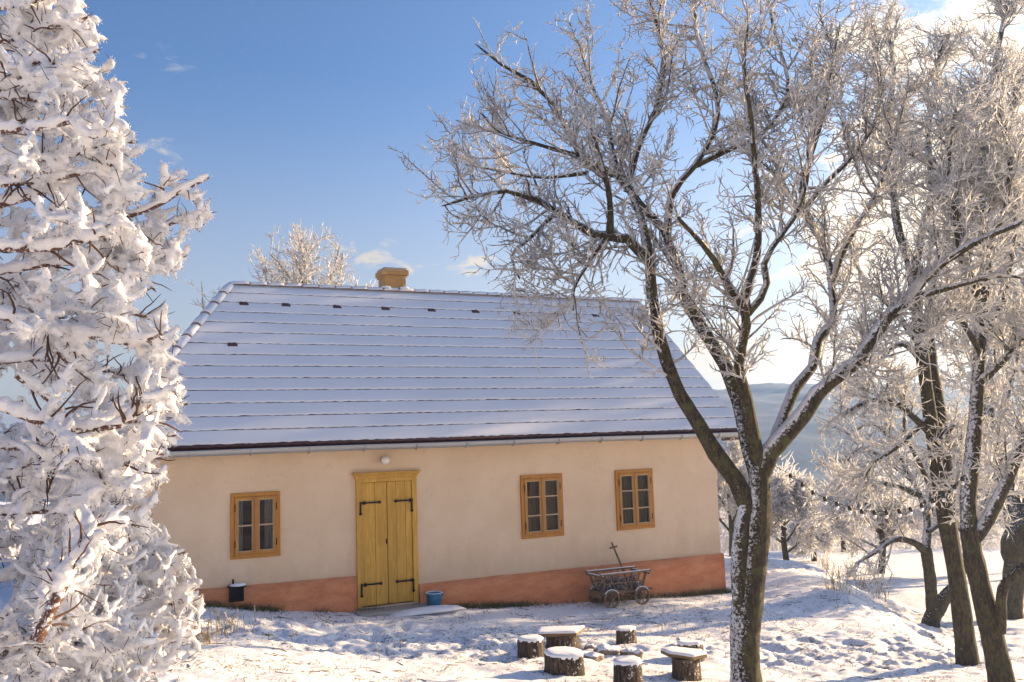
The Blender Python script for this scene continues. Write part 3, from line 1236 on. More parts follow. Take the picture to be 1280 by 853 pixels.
g.build('floor', 'old_wood', ct)
g = MB()
g.bar((-lx-.10, -bx-.02, zf-.02), (-lx-.10, bx+.02, zf-.02), .05, .09)
g.bar((-lx-.10, -bx-.03, zf+.035), (-lx-.10, bx+.03, zf+.035), .07, .012)
g.build('tail_board', 'old_wood', ct, bevel=.004)
for xw in (-.30, .315):
    g = MB()
    g.bar((xw, -.27, .155), (xw, .27, .155), .04, .05)
    g.bar((xw, -.20, .20), (xw, .20, .20), .05, .06)
    g.build('axle', 'old_wood', ct, bevel=.004)
    for sy in (-1, 1):
        rr = .155
        yc = sy*.265
        g = MB()
        m_ = 28
        vs = []
        for (r, y) in ((rr, -.016), (rr, .016), (rr-.030, .016), (rr-.030, -.016)):
            for k in range(m_):
                a = 2*math.pi*k/m_
                vs.append((xw+r*math.cos(a), yc+y, .155+r*math.sin(a)))
        fs = [((j*m_+k), j*m_+(k+1) % m_, ((j+1) % 4)*m_+(k+1) % m_, ((j+1) % 4)*m_+k) for j in range(4) for k in range(m_)]
        g.add(vs, fs)
        wh = g.build('wheel', 'old_wood', ct)
        g = MB()
        for k in range(8):
            a = 2*math.pi*k/8+.2
            g.tube([(xw+.02*math.cos(a), yc, .155+.02*math.sin(a)), (xw+(rr-.015)*math.cos(a), yc, .155+(rr-.015)*math.sin(a))], .009, 6)
        g.build('spokes', 'old_wood', wh)
        g = MB()
        g.lathe([(0, -.05), (.022, -.05), (.036, -.02), (.036, .02), (.022, .05), (0, .05)], (xw, yc, .155), 12, 'y')
        g.build('hub', 'old_wood', wh, True)
        g = MB()
        pts = [(xw+(rr+.004)*math.cos(a), yc, .155+(rr+.004)*math.sin(a)) for a in np.linspace(.5, 2.5, 12)]
        g.tube(pts, .010, 6)
        g.build('wheel_snow', 'snow', wh, True)
g = MB()
tip = (.17, .46, 1.02)
g.tube([(.36, .20, .20), (.27, .33, .62), tip], [.020, .019, .017], 8)
g.bar((.12, .44, .92), (.28, .46, .94), .03, .03)
g.build('drawbar', 'old_wood', ct)
g = MB()
g.bar((lx, -.12, zf-.01), (lx+.22, -.16, zf+.0), .03, .035)
g.build('shaft_stub', 'old_wood', ct)

# withered plants in the cart
vp = empty('withered_plants', 'tangle of dark withered stalks flecked with snow between the cart rails', 'dead plants', cp+np.array([0, 0, .28]), TH)
rng = np.random.default_rng(11)
Pn = []
for k in range(320):
    a = np.array([rng.uniform(-.36, .36), rng.uniform(-.15, .15), 0])
    d = rng.normal(0, 1, 3)
    d[2] = abs(d[2])*.8+.2
    d /= np.linalg.norm(d)
    L = rng.uniform(.08, .22)
    b = a+d*L*.5
    c = b+(d+rng.normal(0, .4, 3))*L*.5
    c[2] = max(.0, c[2])
    Pn.append([a, b, c])
Pn = np.array(Pn)
mesh_np('stalks', [tubes_raw(Pn, np.full(Pn.shape[:2], .005), 4)], 'dead_leaf', vp)
Vs = []
for k in range(900):
    c = Pn[rng.integers(len(Pn)), rng.integers(1, 3)]+rng.normal(0, .02, 3)
    a = rng.normal(0, .017, (3, 3))
    Vs.append(c+a)
mesh_np('leaves', [(np.array(Vs).reshape(-1, 3), np.arange(2700).reshape(-1, 3))], 'dead_leaf', vp, False)

# ------------------------------------------------------------------ stumps, benches, fire ring


def stump_mesh(r, h, seed, slant=(0, 0), ex=1.0, flare=.05):
    rng = np.random.default_rng(seed)
    m_ = 40
    zs = [-.12, 0, h*.12, h*.4, h*.75, h*.96, h]
    ph = rng.random(4)*6
    vs = []
    for j, z in enumerate(zs):
        for k in range(m_):
            a = 2*math.pi*k/m_
            q = 1+.05*math.sin(2*a+ph[0])+.035*math.sin(3*a+ph[1])+.02*math.sin(7*a+ph[2])+rng.normal(0, .012)
            rr = r*q*(1+flare*max(0, 1-z/h*2.2))*(.985 if j == len(zs)-1 else 1)
            x = rr*math.cos(a)*ex
            y = rr*math.sin(a)
            vs.append((x, y, z+(slant[0]*x+slant[1]*y)*max(0, z/h)))
    fs = [(j*m_+k, j*m_+(k+1) % m_, (j+1)*m_+(k+1) % m_, (j+1)*m_+k) for j in range(len(zs)-1) for k in range(m_)]
    return vs, fs, m_, (len(zs)-1)*m_


def snowcap(parent, ring, h, name='snow_cap', over=.985):
    """a soft pillow of snow over a closed ring of points"""
    ring = np.array(ring)
    c = ring.mean(0)
    g = MB()
    vs, fs = [], []
    m_ = len(ring)
    prof = [(over+.02, -.010), (over+.03, .35*h), (over-.02, .8*h), (.8, 1.0*h), (.5, 1.08*h), (.2, 1.1*h)]
    rng = np.random.default_rng(m_+int(abs(c[0])*1000))
    w_ = np.sin(np.arange(m_)*2*math.pi/m_*3+rng.random()*6)*.12+rng.normal(0, .05, m_)
    for j, (s, dz) in enumerate(prof):
        for k in range(m_):
            p = c+(ring[k]-c)*s
            p = p+np.array([0, 0, dz*(1+w_[k]*(1 if j < 4 else .3))])
            if j == 0:
                p[2] -= .012*(1+w_[k]*5)
            vs.append(p)
    fs = [(j*m_+k, j*m_+(k+1) % m_, (j+1)*m_+(k+1) % m_, (j+1)*m_+k) for j in range(len(prof)-1) for k in range(m_)]
    fs.append(tuple((len(prof)-1)*m_+k for k in range(m_)))
    g.add(vs, fs)
    return g.build(name, 'snow', parent, True)


def stump(px, py, wpx, hpx, seed, label, slant=(0, 0), ex=1.0, group='log stumps round the fire ring', snow=.024, rz=0.):
    p = hit(px, py)
    s = FPX/p[1]
    r = wpx/2/s
    h = hpx/s
    p[1] += r*.7
    o = empty('tree_stump', label, 'stump', p, rz, group)
    vs, fs, m_, top = stump_mesh(r/max(1, ex), h, seed, slant, ex)
    g = MB().add(vs, fs)
    g.f.append(tuple(range(top, top+m_)))
    g.build('log', 'stump_bark', o, True)
    if snow:
        snowcap(o, vs[top:top+m_], snow)
    return o


stump(664, 822, 31, 20, 1, 'short upright log stump left of the plank bench, furthest left of the ring')
stump(706, 845, 46, 23, 2, 'wide low log stump with slanting snowy top in front of the plank bench', (-.05, .10), 1.25, snow=.032)
stump(784, 806, 24, 18, 3, 'small dark log stump flecked with snow at the back of the fire ring', snow=.012)
stump(787, 858, 36, 26, 4, 'round log stump with thick flat snow cap nearest the camera', snow=.032)
stump(865, 826, 31, 18, 6, 'tilted log stump half hidden behind the right hand plank bench', (.0, -.1), snow=.028)


def bench(px, py, wpx, hpx, seed, poly, label, th, slant):
    p = hit(px, py)
    s = FPX/p[1]
    r = wpx/2/s
    h = hpx/s
    p[1] += r*.7
    o = empty('log_bench', label, 'bench', p, 0, 'plank benches on log bases')
    vs, fs, m_, top = stump_mesh(r, h, seed, (0, 0), 1.0, .03)
    g = MB().add(vs, fs)
    g.build('base_log', 'stump_bark', o, True)
    z0 = h
    pl = []
    for (x, y) in poly:
        pl.append((x, y, z0+slant[0]*x+slant[1]*y))
    pl = np.array(pl)
    n_ = len(pl)
    g = MB()
    g.add(np.concatenate([pl, pl+np.array([0, 0, th])]), [tuple(range(n_))[::-1], tuple(range(n_, 2*n_))]+[(k, (k+1) % n_, n_+(k+1) % n_, n_+k) for k in range(n_)])
    g.build('seat_plank', 'plank_wood', o, bevel=.006)
    ring = []
    for k in range(n_):
        for q in np.linspace(0, 1, 7)[:-1]:
            ring.append(pl[k]*(1-q)+pl[(k+1) % n_]*q+np.array([0, 0, th]))
    snowcap(o, ring, .022, over=.955)
    return o


bench(704, 811, 38, 15, 8, [(-.36, -.17), (.18, -.19), (.32, .16), (-.30, .17)], 'plank bench on a log base behind the two left log stumps', .045, (.0, .03))
bench(860, 848, 36, 23, 9, [(-.20, -.06), (.06, -.19), (.25, -.04), (.22, .10), (-.12, .24), (-.27, .10)], 'slab bench on a log base beside the big tree trunk', .04, (-.05, .03))


def rock(px, py, wpx, hpx, seed, label):
    p = hit(px, py)
    s = FPX/p[1]
    rng = np.random.default_rng(seed)
    g = MB()
    nu, nv = 18, 9
    vs = []
    ph = rng.random(6)*6
    for j in range(nv):
        v = math.pi*j/(nv-1)
        for i in range(nu):
            u = 2*math.pi*i/nu
            d = np.array([math.sin(v)*math.cos(u), math.sin(v)*math.sin(u), math.cos(v)])
            q = 1+.16*math.sin(2.3*d[0]*2+ph[0])+.14*math.sin(3.1*d[1]*2+ph[1])+.12*math.sin(2.7*d[2]*2+ph[2])+.06*math.sin(7*d[0]+5*d[1]+ph[3])
            vs.append(d*q*np.array([wpx/2/s, wpx/2.6/s, hpx/1.7/s])+np.array([0, 0, .25*hpx/s]))
    g.add(vs, [(j*nu+i, j*nu+(i+1) % nu, (j+1)*nu+(i+1) % nu, (j+1)*nu+i) for j in range(nv-1) for i in range(nu)])
    o = g.build('fire_ring_stone', 'stone', None, True)
    o.location = p
    return tag(o, label, 'stone', 'stones of the fire ring')


rock(758, 818, 30, 13, 1, 'broad snow topped boulder in the middle of the fire ring')
rock(741, 825, 26, 10, 2, 'flat snow covered stone at the left of the fire ring')
rock(784, 819, 15, 9, 3, 'small stone between the broad boulder and the reddish stone')
rock(795, 822, 18, 12, 4, 'reddish brown stone at the right of the fire ring')
rock(737, 812, 12, 7, 5, 'small low stone behind the flat snow covered stone')

# ------------------------------------------------------------------ trees
def resample(pts, k):
    """Catmull-Rom through pts (n,4: xyz + radius) -> k samples"""
    P = np.array(pts, float)
    P = np.concatenate([[2*P[0]-P[1]], P, [2*P[-1]-P[-2]]])
    out = []
    for i in range(1, len(P)-2):
        for q in np.linspace(0, 1, 8, endpoint=False):
            a, b, c, d = P[i-1], P[i], P[i+1], P[i+2]
            out.append(.5*((2*b)+(-a+c)*q+(2*a-5*b+4*c-d)*q*q+(-a+3*b-3*c+d)*q**3))
    out.append(P[-2])
    out = np.array(out)
    L = np.r_[0, np.cumsum(np.linalg.norm(np.diff(out[:, :3], axis=0), axis=1))]
    x = np.linspace(0, L[-1], k)
    return np.stack([np.interp(x, L, out[:, j]) for j in range(4)], 1)


def limb(spec, ya, yb, ra, rb, wig=0., rng=None, base=None):
    """spec: list of px points; depth and radius run from (ya, ra) to (yb, rb)"""
    n = len(spec)
    L = np.r_[0, np.cumsum(np.hypot(*np.diff(np.array(spec, float), axis=0).T))]
    L /= L[-1]
    out = []
    for (px, py), q in zip(spec, L):
        Y = ya+(yb-ya)*q+(wig*math.sin(q*7+px) if rng is None else 0)
        p = at(px, py, Y)
        out.append((*p, ra+(rb-ra)*q**.85))
    if base is not None:
        out[0] = (*base, ra)
    return resample(out, 16)


def grow(P, R, n, Lr, ang, up, rng, k=5, jit=.18, rmul=.55, tmin=.2, rcap=.02, rmin=.004, taper=.45, bias=None, tip=.5):
    N, kk, _ = P.shape
    seg = np.linalg.norm(np.diff(P, axis=1), axis=2)
    Lp = seg.sum(1)
    pr = Lp/Lp.sum()
    par = rng.choice(N, n, p=pr)
    t = tmin+(1-tmin)*rng.random(n)
    x = t*(kk-1)
    i0 = np.minimum(x.astype(int), kk-2)
    f = (x-i0)[:, None]
    p = P[par, i0]*(1-f)+P[par, i0+1]*f
    r = R[par, i0]*(1-f[:, 0])+R[par, i0+1]*f[:, 0]
    tg = P[par, i0+1]-P[par, i0]
    tg /= np.linalg.norm(tg, axis=1, keepdims=True)+1e-9
    U = rng.normal(0, 1, (n, 3))
    U -= tg*np.sum(U*tg, 1, keepdims=True)
    U /= np.linalg.norm(U, axis=1, keepdims=True)+1e-9
    A = np.radians(rng.uniform(ang[0], ang[1], n))[:, None]
    d = tg*np.cos(A)+U*np.sin(A)
    d[:, 2] += up
    if bias is not None:
        d += np.asarray(bias)
    d /= np.linalg.norm(d, axis=1, keepdims=True)
    L = rng.uniform(Lr[0], Lr[1], n)*(1-tip*t**2)
    C = np.empty((n, k, 3))
    C[:, 0] = p
    st = (L/(k-1))[:, None]
    for j in range(1, k):
        d = d+rng.normal(0, jit, (n, 3))
        d[:, 2] += up*.25
        d /= np.linalg.norm(d, axis=1, keepdims=True)
        C[:, j] = C[:, j-1]+d*st
    r0 = np.minimum(np.maximum(r*rmul, rmin), rcap)
    RR = r0[:, None]*np.linspace(1, taper, k)[None]
    RR = np.maximum(RR, rmin*.6)
    return C, RR


WIND = np.array([-.35, -.2, .9])


def feathers(P, R, rng, off=.3, mul=1.0, add=.004, span=235, jit=.3, along=.3):
    """rime that has grown on the windward side of a twig: a curled blade, open underneath"""
    N, k, _ = P.shape
    Tn = np.gradient(P, axis=1)
    Tn /= np.linalg.norm(Tn, axis=2, keepdims=True)+1e-9
    Wd = WIND-Tn*np.sum(Tn*WIND, 2, keepdims=True)+rng.normal(0, .25, (N, 1, 3))
    Wd -= Tn*np.sum(Tn*Wd, 2, keepdims=True)
    Wd /= np.linalg.norm(Wd, axis=2, keepdims=True)+1e-9
    Sd = np.cross(Tn, Wd)
    rf = (R*mul+add)*(1+along*(rng.random(R.shape)-.5)*2)
    rf *= np.linspace(1.12, .62, k)[None]
    rf[:, -1] *= .55
    C = P+Wd*(R*off)[..., None]
    C[:, -1] += Tn[:, -1]*(rf[:, -1]*1.3)[:, None]
    an = np.radians(np.linspace(-span/2, span/2, 4))
    V = np.empty((N, k, 4, 3))
    for q, a in enumerate(an):
        rr = rf*(1+jit*(rng.random(rf.shape)-.5)*2)
        V[:, :, q] = C+(Wd*math.cos(a)+Sd*math.sin(a))*rr[..., None]
    b = (np.arange(N)*k*4)[:, None, None]+(np.arange(k-1)*4)[None, :, None]+np.arange(3)[None, None]
    F = np.stack([b, b+1, b+5, b+4], -1).reshape(-1, 4)
    return V.reshape(-1, 3), F


def pillows(P, R, rng, lift, rad, m=8, jit=.12, along=.35):
    """heavy rime lying on a branch: soft rolls with round ends, the bare underside left showing"""
    N, k, _ = P.shape
    K = 13
    x = np.linspace(0, k-1, K)
    i0 = np.minimum(x.astype(int), k-2)
    f = (x-i0)[None, :, None]
    C = P[:, i0]*(1-f)+P[:, i0+1]*f
    prof = np.interp(np.linspace(0, 1, K), [0, .12, .3, .6, .85, 1], [.35, .85, 1.05, 1.1, .95, .3])
    rf = np.asarray(rad)[..., None]*prof[None]*(1+along*(rng.random((N, K))-.5)*2)
    C = C+np.array([-.12, -.1, 1.0])*np.asarray(lift)[..., None, None]
    return (C, rf)+tubes_raw(C, rf, m, jit, rng)


def close_tip(P, R):
    R = R.copy()
    R[:, -1] *= .5
    return P, R


def tree(name, label, cat, trunk, limbs, levels, seed, bark='bark', frost_mat='rime', group=None, snow=True, fr=(.5, 1.0, .004), base=None, spikes=0, twig_mat='twig_bark', sides=4, keep=None, limbname='limb', heavy=False):
    """trunk: list of resampled limbs (16,4); limbs likewise; levels: grow() settings"""
    rng = np.random.default_rng(seed)
    b = trunk[0][0, :3]
    root = empty(name, label, cat, b, 0, group)
    off = -b
    T_ = np.array(trunk)
    for q in T_:
        kk = 90
        x = np.linspace(0, 15, kk)
        Q = np.stack([np.interp(x, np.arange(16), q[:, c]) for c in range(4)], 1)
        lump = 1+.10*fbm(x*.9, x*0+seed, 1., 3)
        V, F = tubes_raw(Q[None, :, :3]+off, (Q[:, 3]*lump)[None], 26)
        V = V.reshape(kk, 26, 3)
        cen = Q[:, None, :3]+off
        ang_ = np.arange(26)/26*6.283
        wob = 1+.10*fbm(np.cos(ang_)[None]*1.3+x[:, None]*.45+seed, np.sin(ang_)[None]*1.3+x[:, None]*.2, 1., 4)
        V = cen+(V-cen)*wob[..., None]
        mesh_np('trunk', [(V.reshape(-1, 3), F)], bark+'_limb' if (q is not T_[0] and bark == 'bark') else bark, root)
    for q in limbs:
        kk = 46
        x = np.linspace(0, 15, kk)
        Q = np.stack([np.interp(x, np.arange(16), q[:, c]) for c in range(4)], 1)
        rq = Q[:, 3]*(1+.16*fbm(x*1.1+Q[0, 0]*50, x*0, 1., 3))
        rq[-1] *= .4
        mesh_np(limbname, [tubes_raw(Q[None, :, :3]+off, rq[None], 12)], bark+'_limb' if bark+'_limb' in MATS else bark, root)
    Lb = np.array(limbs) if len(limbs) else T_
    P, R = Lb[:, :, :3], Lb[:, :, 3]
    SP_ = []
    tw, fro = [], []
    sets = [(P, R)]
    if not heavy and len(limbs):
        fro.append(feathers(P[:, 9:]+off, R[:, 9:], rng, .3, 1.0, fr[2]))
    if heavy:
        Pl = np.concatenate([P[:, a:a+6] for a in (0, 5, 10)])
        Rl = np.concatenate([R[:, a:a+6] for a in (0, 5, 10)])
        n_ = len(Pl)
        q = pillows(Pl+off, Rl, rng, Rl.mean(1)*.9+.012, Rl.mean(1)*1.0+.016, 12)
        fro.append(q[2:])
        SP_.append(q[:2])
    SP = []
    for lv in levels:
        src = [sets[i] for i in lv.pop('src')]
        kx = src[0][0].shape[1]
        Pp = np.concatenate([q[0] for q in src if q[0].shape[1] == kx])
        Rp = np.concatenate([q[1] for q in src if q[1].shape[1] == kx])
        frk = lv.pop('fr', fr)
        C, RR = grow(Pp, Rp, rng=rng, **lv)
        if keep is not None:
            ok = keep(C[:, -1])
            C, RR = C[ok], RR[ok]
        sets.append((C, RR))
        c_, r_ = close_tip(C, RR)
        tw.append(tubes_raw(c_+off, r_, sides))
        if frk:
            if heavy:
                n_ = len(C)
                rad = rng.uniform(frk[1], frk[2], n_)
                q = pillows(C+off, RR, rng, rad*frk[0], rad, frk[3])
                fro.append(q[2:])
                SP_.append(q[:2])
            else:
                fro.append(feathers(C+off, RR, rng, *frk))
    mesh_np('crown', tw, twig_mat, root)
    if fro:
        if spikes:
            ch = []
            ar = [float(np.sum(q[1])) for q in SP_]
            for (C, RR), a_ in zip(SP_, ar):
                n = int(spikes*a_/sum(ar))
                i = rng.integers(0, C.shape[0], n)
                x = rng.random(n)*(C.shape[1]-1)
                j = np.minimum(x.astype(int), C.shape[1]-2)
                f = (x-j)[:, None]
                p = C[i, j]*(1-f)+C[i, j+1]*f
                d = rng.normal(0, 1, (n, 3))+np.array([-.1, -.2, -.7])
                d /= np.linalg.norm(d, axis=1, keepdims=True)
                p = p+d*RR[i, j][:, None]*.85
                Ls = rng.uniform(.008, .024, n)[:, None]
                u = np.cross(d, rng.normal(0, 1, (n, 3)))
                u /= np.linalg.norm(u, axis=1, keepdims=True)+1e-9
                v = np.cross(d, u)
                wd = rng.uniform(.0016, .0030, n)[:, None]
                V = np.stack([p+u*wd, p-u*wd*.5+v*wd*.86, p-u*wd*.5-v*wd*.86, p+d*Ls], 1).reshape(-1, 3)
                b4 = (np.arange(n)*4)[:, None]
                F = np.concatenate([b4+np.array([[0, 1, 3]]), b4+np.array([[1, 2, 3]]), b4+np.array([[2, 0, 3]])])
                ch.append((V, F))
            fro.append((np.concatenate([q[0] for q in ch]), np.concatenate([q[1]+o_ for q, o_ in zip(ch, np.cumsum([0]+[len(q[0]) for q in ch[:-1]]))])))
        if heavy:      # the rolls of rime have grown together into soft masses
            nd = fro.pop() if spikes else None
            fo = mesh_np('frost', fro, frost_mat, root)
            md = fo.modifiers.new('merge', 'REMESH')
            md.mode = 'VOXEL'
            md.voxel_size = heavy
            md.use_smooth_shade = True
            ms = fo.modifiers.new('soften', 'SMOOTH')
            ms.iterations = 2
            ms.factor = .5
            if nd is not None:
                mesh_np('frost_needles', [nd], frost_mat, root, False)
        else:
            mesh_np('frost', fro, frost_mat, root)
    return root


# --- the big fruit tree in front of the cottage
rg = np.random.default_rng(2)
tb = hit(934, 878)
YT = tb[1]
S = FPX/YT
tk = [(*(tb+np.array([0, 0, -.25])), .20), (*tb, .165), (*at(931, 800, YT), .150), (*at(938, 720, YT), .158), (*at(946, 655, YT), .140), (*at(949, 610, YT), .115), (*at(950, 570, YT), .10)]
trunk = [resample(tk, 16)]
L = []
LA = lambda pts, y0, y1, r0, r1: L.append(limb(pts, YT+y0, YT+y1, .84*r0/S, .75*r1/S))
trunk.append(resample([(*at(931, 800, YT-.03), .07), (*at(927, 760, YT-.05), .085), (*at(925, 715, YT-.05), .092), (*at(926, 680, YT-.05), .09), (*at(931, 640, YT-.04), .075), (*at(936, 612, YT), .06)], 16))
LA([(938, 640), (930, 612), (907, 587), (876, 535), (845, 484), (827, 432), (819, 398), (815, 365), (811, 324), (806, 314), (783, 299), (757, 295), (726, 290), (700, 266), (671, 250), (643, 237), (613, 246), (580, 246), (552, 258)], 0, -.2, 15, 2)
LA([(812, 330), (806, 292), (799, 265), (783, 228), (768, 200), (758, 150), (742, 112), (728, 70)], -.05, .9, 8, 2)
LA([(762, 294), (763, 270), (762, 250), (757, 222), (748, 190), (738, 160)], -.12, -.7, 6, 2)
LA([(948, 600), (938, 572), (928, 520), (915, 479), (897, 437), (873, 406), (858, 381), (850, 345), (841, 313), (832, 290), (804, 259), (783, 239), (768, 215), (745, 214), (722, 195), (708, 161), (696, 136), (662, 100), (625, 80), (594, 55)], 0, .9, 13, 2)
LA([(834, 295), (835, 277), (837, 250), (852, 225), (870, 205), (891, 169), (898, 141), (893, 109), (876, 63), (868, 20), (872, -30)], .35, 1.0, 7, 2)
LA([(950, 590), (938, 530), (931, 489), (923, 460), (929, 427), (935, 396), (933, 388), (912, 360), (892, 324), (871, 298), (845, 270)], 0, -.9, 12, 2.5)
LA([(934, 390), (930, 372), (943, 334), (948, 300), (947, 240), (942, 190), (938, 140), (930, 90), (935, 30)], -.45, -1.2, 7, 2)
LA([(935, 392), (952, 372), (961, 360), (953, 338), (969, 303), (990, 277), (1005, 240), (1013, 190), (1020, 130), (1012, 70)], -.45, -.2, 6, 2)
LA([(952, 592), (962, 566), (1003, 520), (1024, 489), (1075, 448), (1106, 399), (1143, 370), (1158, 345), (1189, 321), (1220, 303), (1262, 284), (1310, 268)], 0, -1.0, 15, 3)
LA([(1145, 370), (1179, 362), (1215, 352), (1255, 345), (1290, 350)], -.55, -.9, 5, 2)
LA([(957, 585), (968, 555), (977, 530), (988, 494), (1016, 458), (1021, 427), (1042, 406), (1039, 355), (1034, 319), (1016, 283), (993, 257), (977, 226), (968, 196), (948, 170), (925, 140)], .05, 1.3, 11, 2)
LA([(1039, 350), (1050, 322), (1070, 283), (1086, 260), (1105, 215), (1120, 165), (1135, 110)], .7, 1.2, 7, 2)
LA([(1013, 276), (1003, 250), (1004, 225), (1013, 195), (1030, 140), (1040, 80), (1050, 30)], .9, .5, 6, 2)
LA([(1008, 258), (1032, 229), (1064, 197), (1095, 150), (1100, 90), (1092, 30)], .9, 1.5, 5, 2)
LA([(783, 240), (800, 180), (822, 130), (830, 70), (815, 10), (800, -40)], .5, .4, 5, 2)
LA([(870, 207), (905, 190), (955, 165), (985, 110), (968, 40), (958, -10)], .6, .2, 5, 2)
LA([(699, 262), (660, 300), (640, 320), (650, 350)], -.15, -.6, 4, 1.5)
LA([(757, 295), (735, 330), (718, 360), (716, 390)], -.12, -.6, 4, 1.5)
LA([(722, 195), (670, 180), (625, 165), (600, 140)], .6, .2, 4, 1.5)
LA([(735, 216), (680, 222), (630, 215), (580, 205)], .6, 1.2, 4, 1.5)
tree('fruit_tree', 'large rime covered fruit tree with forked trunk standing in front of the cottage', 'tree', trunk, L,
     [dict(src=[0], n=500, Lr=(.40, 1.10), ang=(30, 75), up=.22, k=6, jit=.18, rmul=.5, tmin=.28, rcap=.012, rmin=.005, tip=.3),
      dict(src=[1], n=3000, Lr=(.16, .50), ang=(28, 72), up=.12, k=6, jit=.24, rmul=.6, tmin=.10, rcap=.007, rmin=.0040, tip=.3),
      dict(src=[1, 2], n=12000, Lr=(.05, .19), ang=(30, 80), up=.12, k=4, jit=.26, rmul=.7, tmin=.06, rcap=.0045, rmin=.0032, tip=.3),
      dict(src=[3], n=4500, Lr=(.03, .08), ang=(35, 80), up=.10, k=3, jit=.2, rmul=.8, tmin=.2, rcap=.004, rmin=.0030)],
     21, fr=(.3, 1.0, .0030), frost_mat='thin_rime')

# --- trees on the right
rg = np.random.default_rng(5)


def auto_limbs(base, top, r0, r1, n, spread, rise, L, rng, t0=.35, k=1.0, droop=0.):
    """limbs fanning out of a stem that runs base -> top"""
    out = []
    base = np.array(base, float)
    top = np.array(top, float)
    for i in range(n):
        q = t0+(1-t0)*(i+.5)/n
        a = i*2.399+rng.random()*.8
        p = base+(top-base)*q
        d = np.array([math.cos(a)*spread, math.sin(a)*spread, rise*(.5+q)])
        d /= np.linalg.norm(d)
        l = L*(1.15-.5*q)*rng.uniform(.8, 1.15)
        r = (r0+(r1-r0)*q)*.55*k
        pts = [(*p, r)]
        for j in range(1, 6):
            d = d+rng.normal(0, .13, 3)+np.array([0, 0, .05-droop*j*.12])
            d /= np.linalg.norm(d)
            p = p+d*l/5
            pts.append((*p, r*(1-j/5*.75)))
        out.append(resample(pts, 16))
    return out


def lv(n1, n2, n3, L1, L2, L3, r1=.013, r2=.008, r3=.0055, up=.2, n4=0):
    o = [dict(src=[0], n=n1, Lr=L1, ang=(28, 72), up=up, k=6, jit=.16, rmul=.5, tmin=.25, rcap=r1, rmin=r1*.5),
         dict(src=[1], n=n2, Lr=L2, ang=(28, 70), up=up*.5, k=6, jit=.2, rmul=.6, tmin=.12, rcap=r2, rmin=r2*.6),
         dict(src=[1, 2], n=n3, Lr=L3, ang=(25, 75), up=up*.5, k=4, jit=.2, rmul=.7, tmin=.1, rcap=r3, rmin=r3*.8)]
    if n4:
        o.append(dict(src=[3], n=n4, Lr=(L3[0]*.4, L3[1]*.4), ang=(30, 80), up=up*.5, k=3, jit=.2, rmul=.8, tmin=.2, rcap=r3, rmin=r3*.75))
    return o


# A: slender leaning pair of stems
ta = hit(1210, 828)
YA = ta[1]
SA = FPX/YA
trA = [resample([(*(ta+np.array([0, 0, -.2])), 15/SA), (*at(1208, 815, YA), 12.5/SA), (*at(1197, 729, YA), 10.5/SA), (*at(1181, 637, YA+.1), 10/SA), (*at(1166, 545, YA+.2), 8.5/SA), (*at(1154, 453, YA+.3), 8/SA), (*at(1144, 367, YA+.4), 6/SA)], 16),
       resample([(*at(1187, 665, YA+.1), 10/SA), (*at(1181, 590, YA+.15), 9/SA), (*at(1174, 514, YA+.4), 8/SA), (*at(1166, 462, YA+.6), 7/SA), (*at(1160, 400, YA+.8), 6/SA)], 16)]
L = []
LA = lambda pts, y0, y1, r0, r1: L.append(limb(pts, YA+y0, YA+y1, r0/SA, r1/SA))
LA([(1144, 367), (1135, 320), (1122, 285), (1115, 220), (1110, 150), (1118, 90), (1108, 30)], .4, 1.2, 7, 2)
LA([(1143, 360), (1150, 300), (1165, 240), (1160, 170), (1170, 100), (1178, 50)], .4, -.4, 6, 2)
LA([(1160, 400), (1168, 340), (1185, 290), (1205, 230), (1215, 170), (1220, 110)], .8, 1.4, 6, 2)
LA([(1166, 545), (1140, 520), (1120, 505), (1090, 500), (1050, 520)], .2, -.6, 5, 1.6)
LA([(1154, 453), (1130, 430), (1110, 440), (1090, 470), (1080, 500)], .3, .9, 5, 1.6)
LA([(1170, 575), (1185, 540), (1198, 530), (1200, 570), (1195, 610)], .2, -.4, 4, 1.5)
LA([(1150, 430), (1110, 380), (1080, 350), (1060, 300)], .3, 1.2, 5, 1.8)
LA([(1181, 575), (1210, 560), (1240, 540)], .2, 1.0, 4, 1.6)
LA([(1163, 520), (1120, 560), (1090, 580), (1075, 610), (1060, 640)], .2, .3, 4, 1.4)
tree('leaning_tree', 'slender leaning frosted tree with two long stems, left of the forked trunk', 'tree', trA, L,
     lv(220, 1500, 7000, (.4, 1.0), (.2, .55), (.07, .25), .011, .0068, .0045, n4=4000), 31, bark='bark_frosty', fr=(.3, 1.0, .0038))

# B: thick forked trunk at the right border
tbm = hit(1254, 884)
YB = tbm[1]
SB = FPX/YB
trB = [resample([(*(tbm+np.array([0, 0, -.2])), 18/SB), (*at(1254, 862, YB), 15/SB), (*at(1235, 772, YB), 13/SB), (*at(1217, 698, YB), 11.5/SB), (*at(1212, 662, YB), 11/SB)], 16)]
L = []
LA = lambda pts, y0, y1, r0, r1: L.append(limb(pts, YB+y0, YB+y1, r0/SB, r1/SB))
LA([(1212, 675), (1210, 624), (1218, 545), (1224, 453), (1228, 379), (1234, 300), (1226, 220), (1235, 140), (1248, 60), (1262, -10)], 0, .4, 10.5, 2.5)
LA([(1213, 680), (1233, 652), (1256, 606), (1276, 557), (1300, 490), (1320, 420)], 0, -.3, 9, 5)
trB.append(limb([(1250, 790), (1251, 765), (1254, 735), (1272, 715), (1292, 700)], YB-.05, YB-.4, 7/SB, 5/SB))
LA([(1226, 420), (1250, 380), (1262, 320), (1270, 240), (1262, 170), (1275, 90)], .1, .9, 7, 2)
LA([(1228, 379), (1205, 330), (1195, 270), (1185, 200), (1196, 130)], .2, -.7, 6, 2)
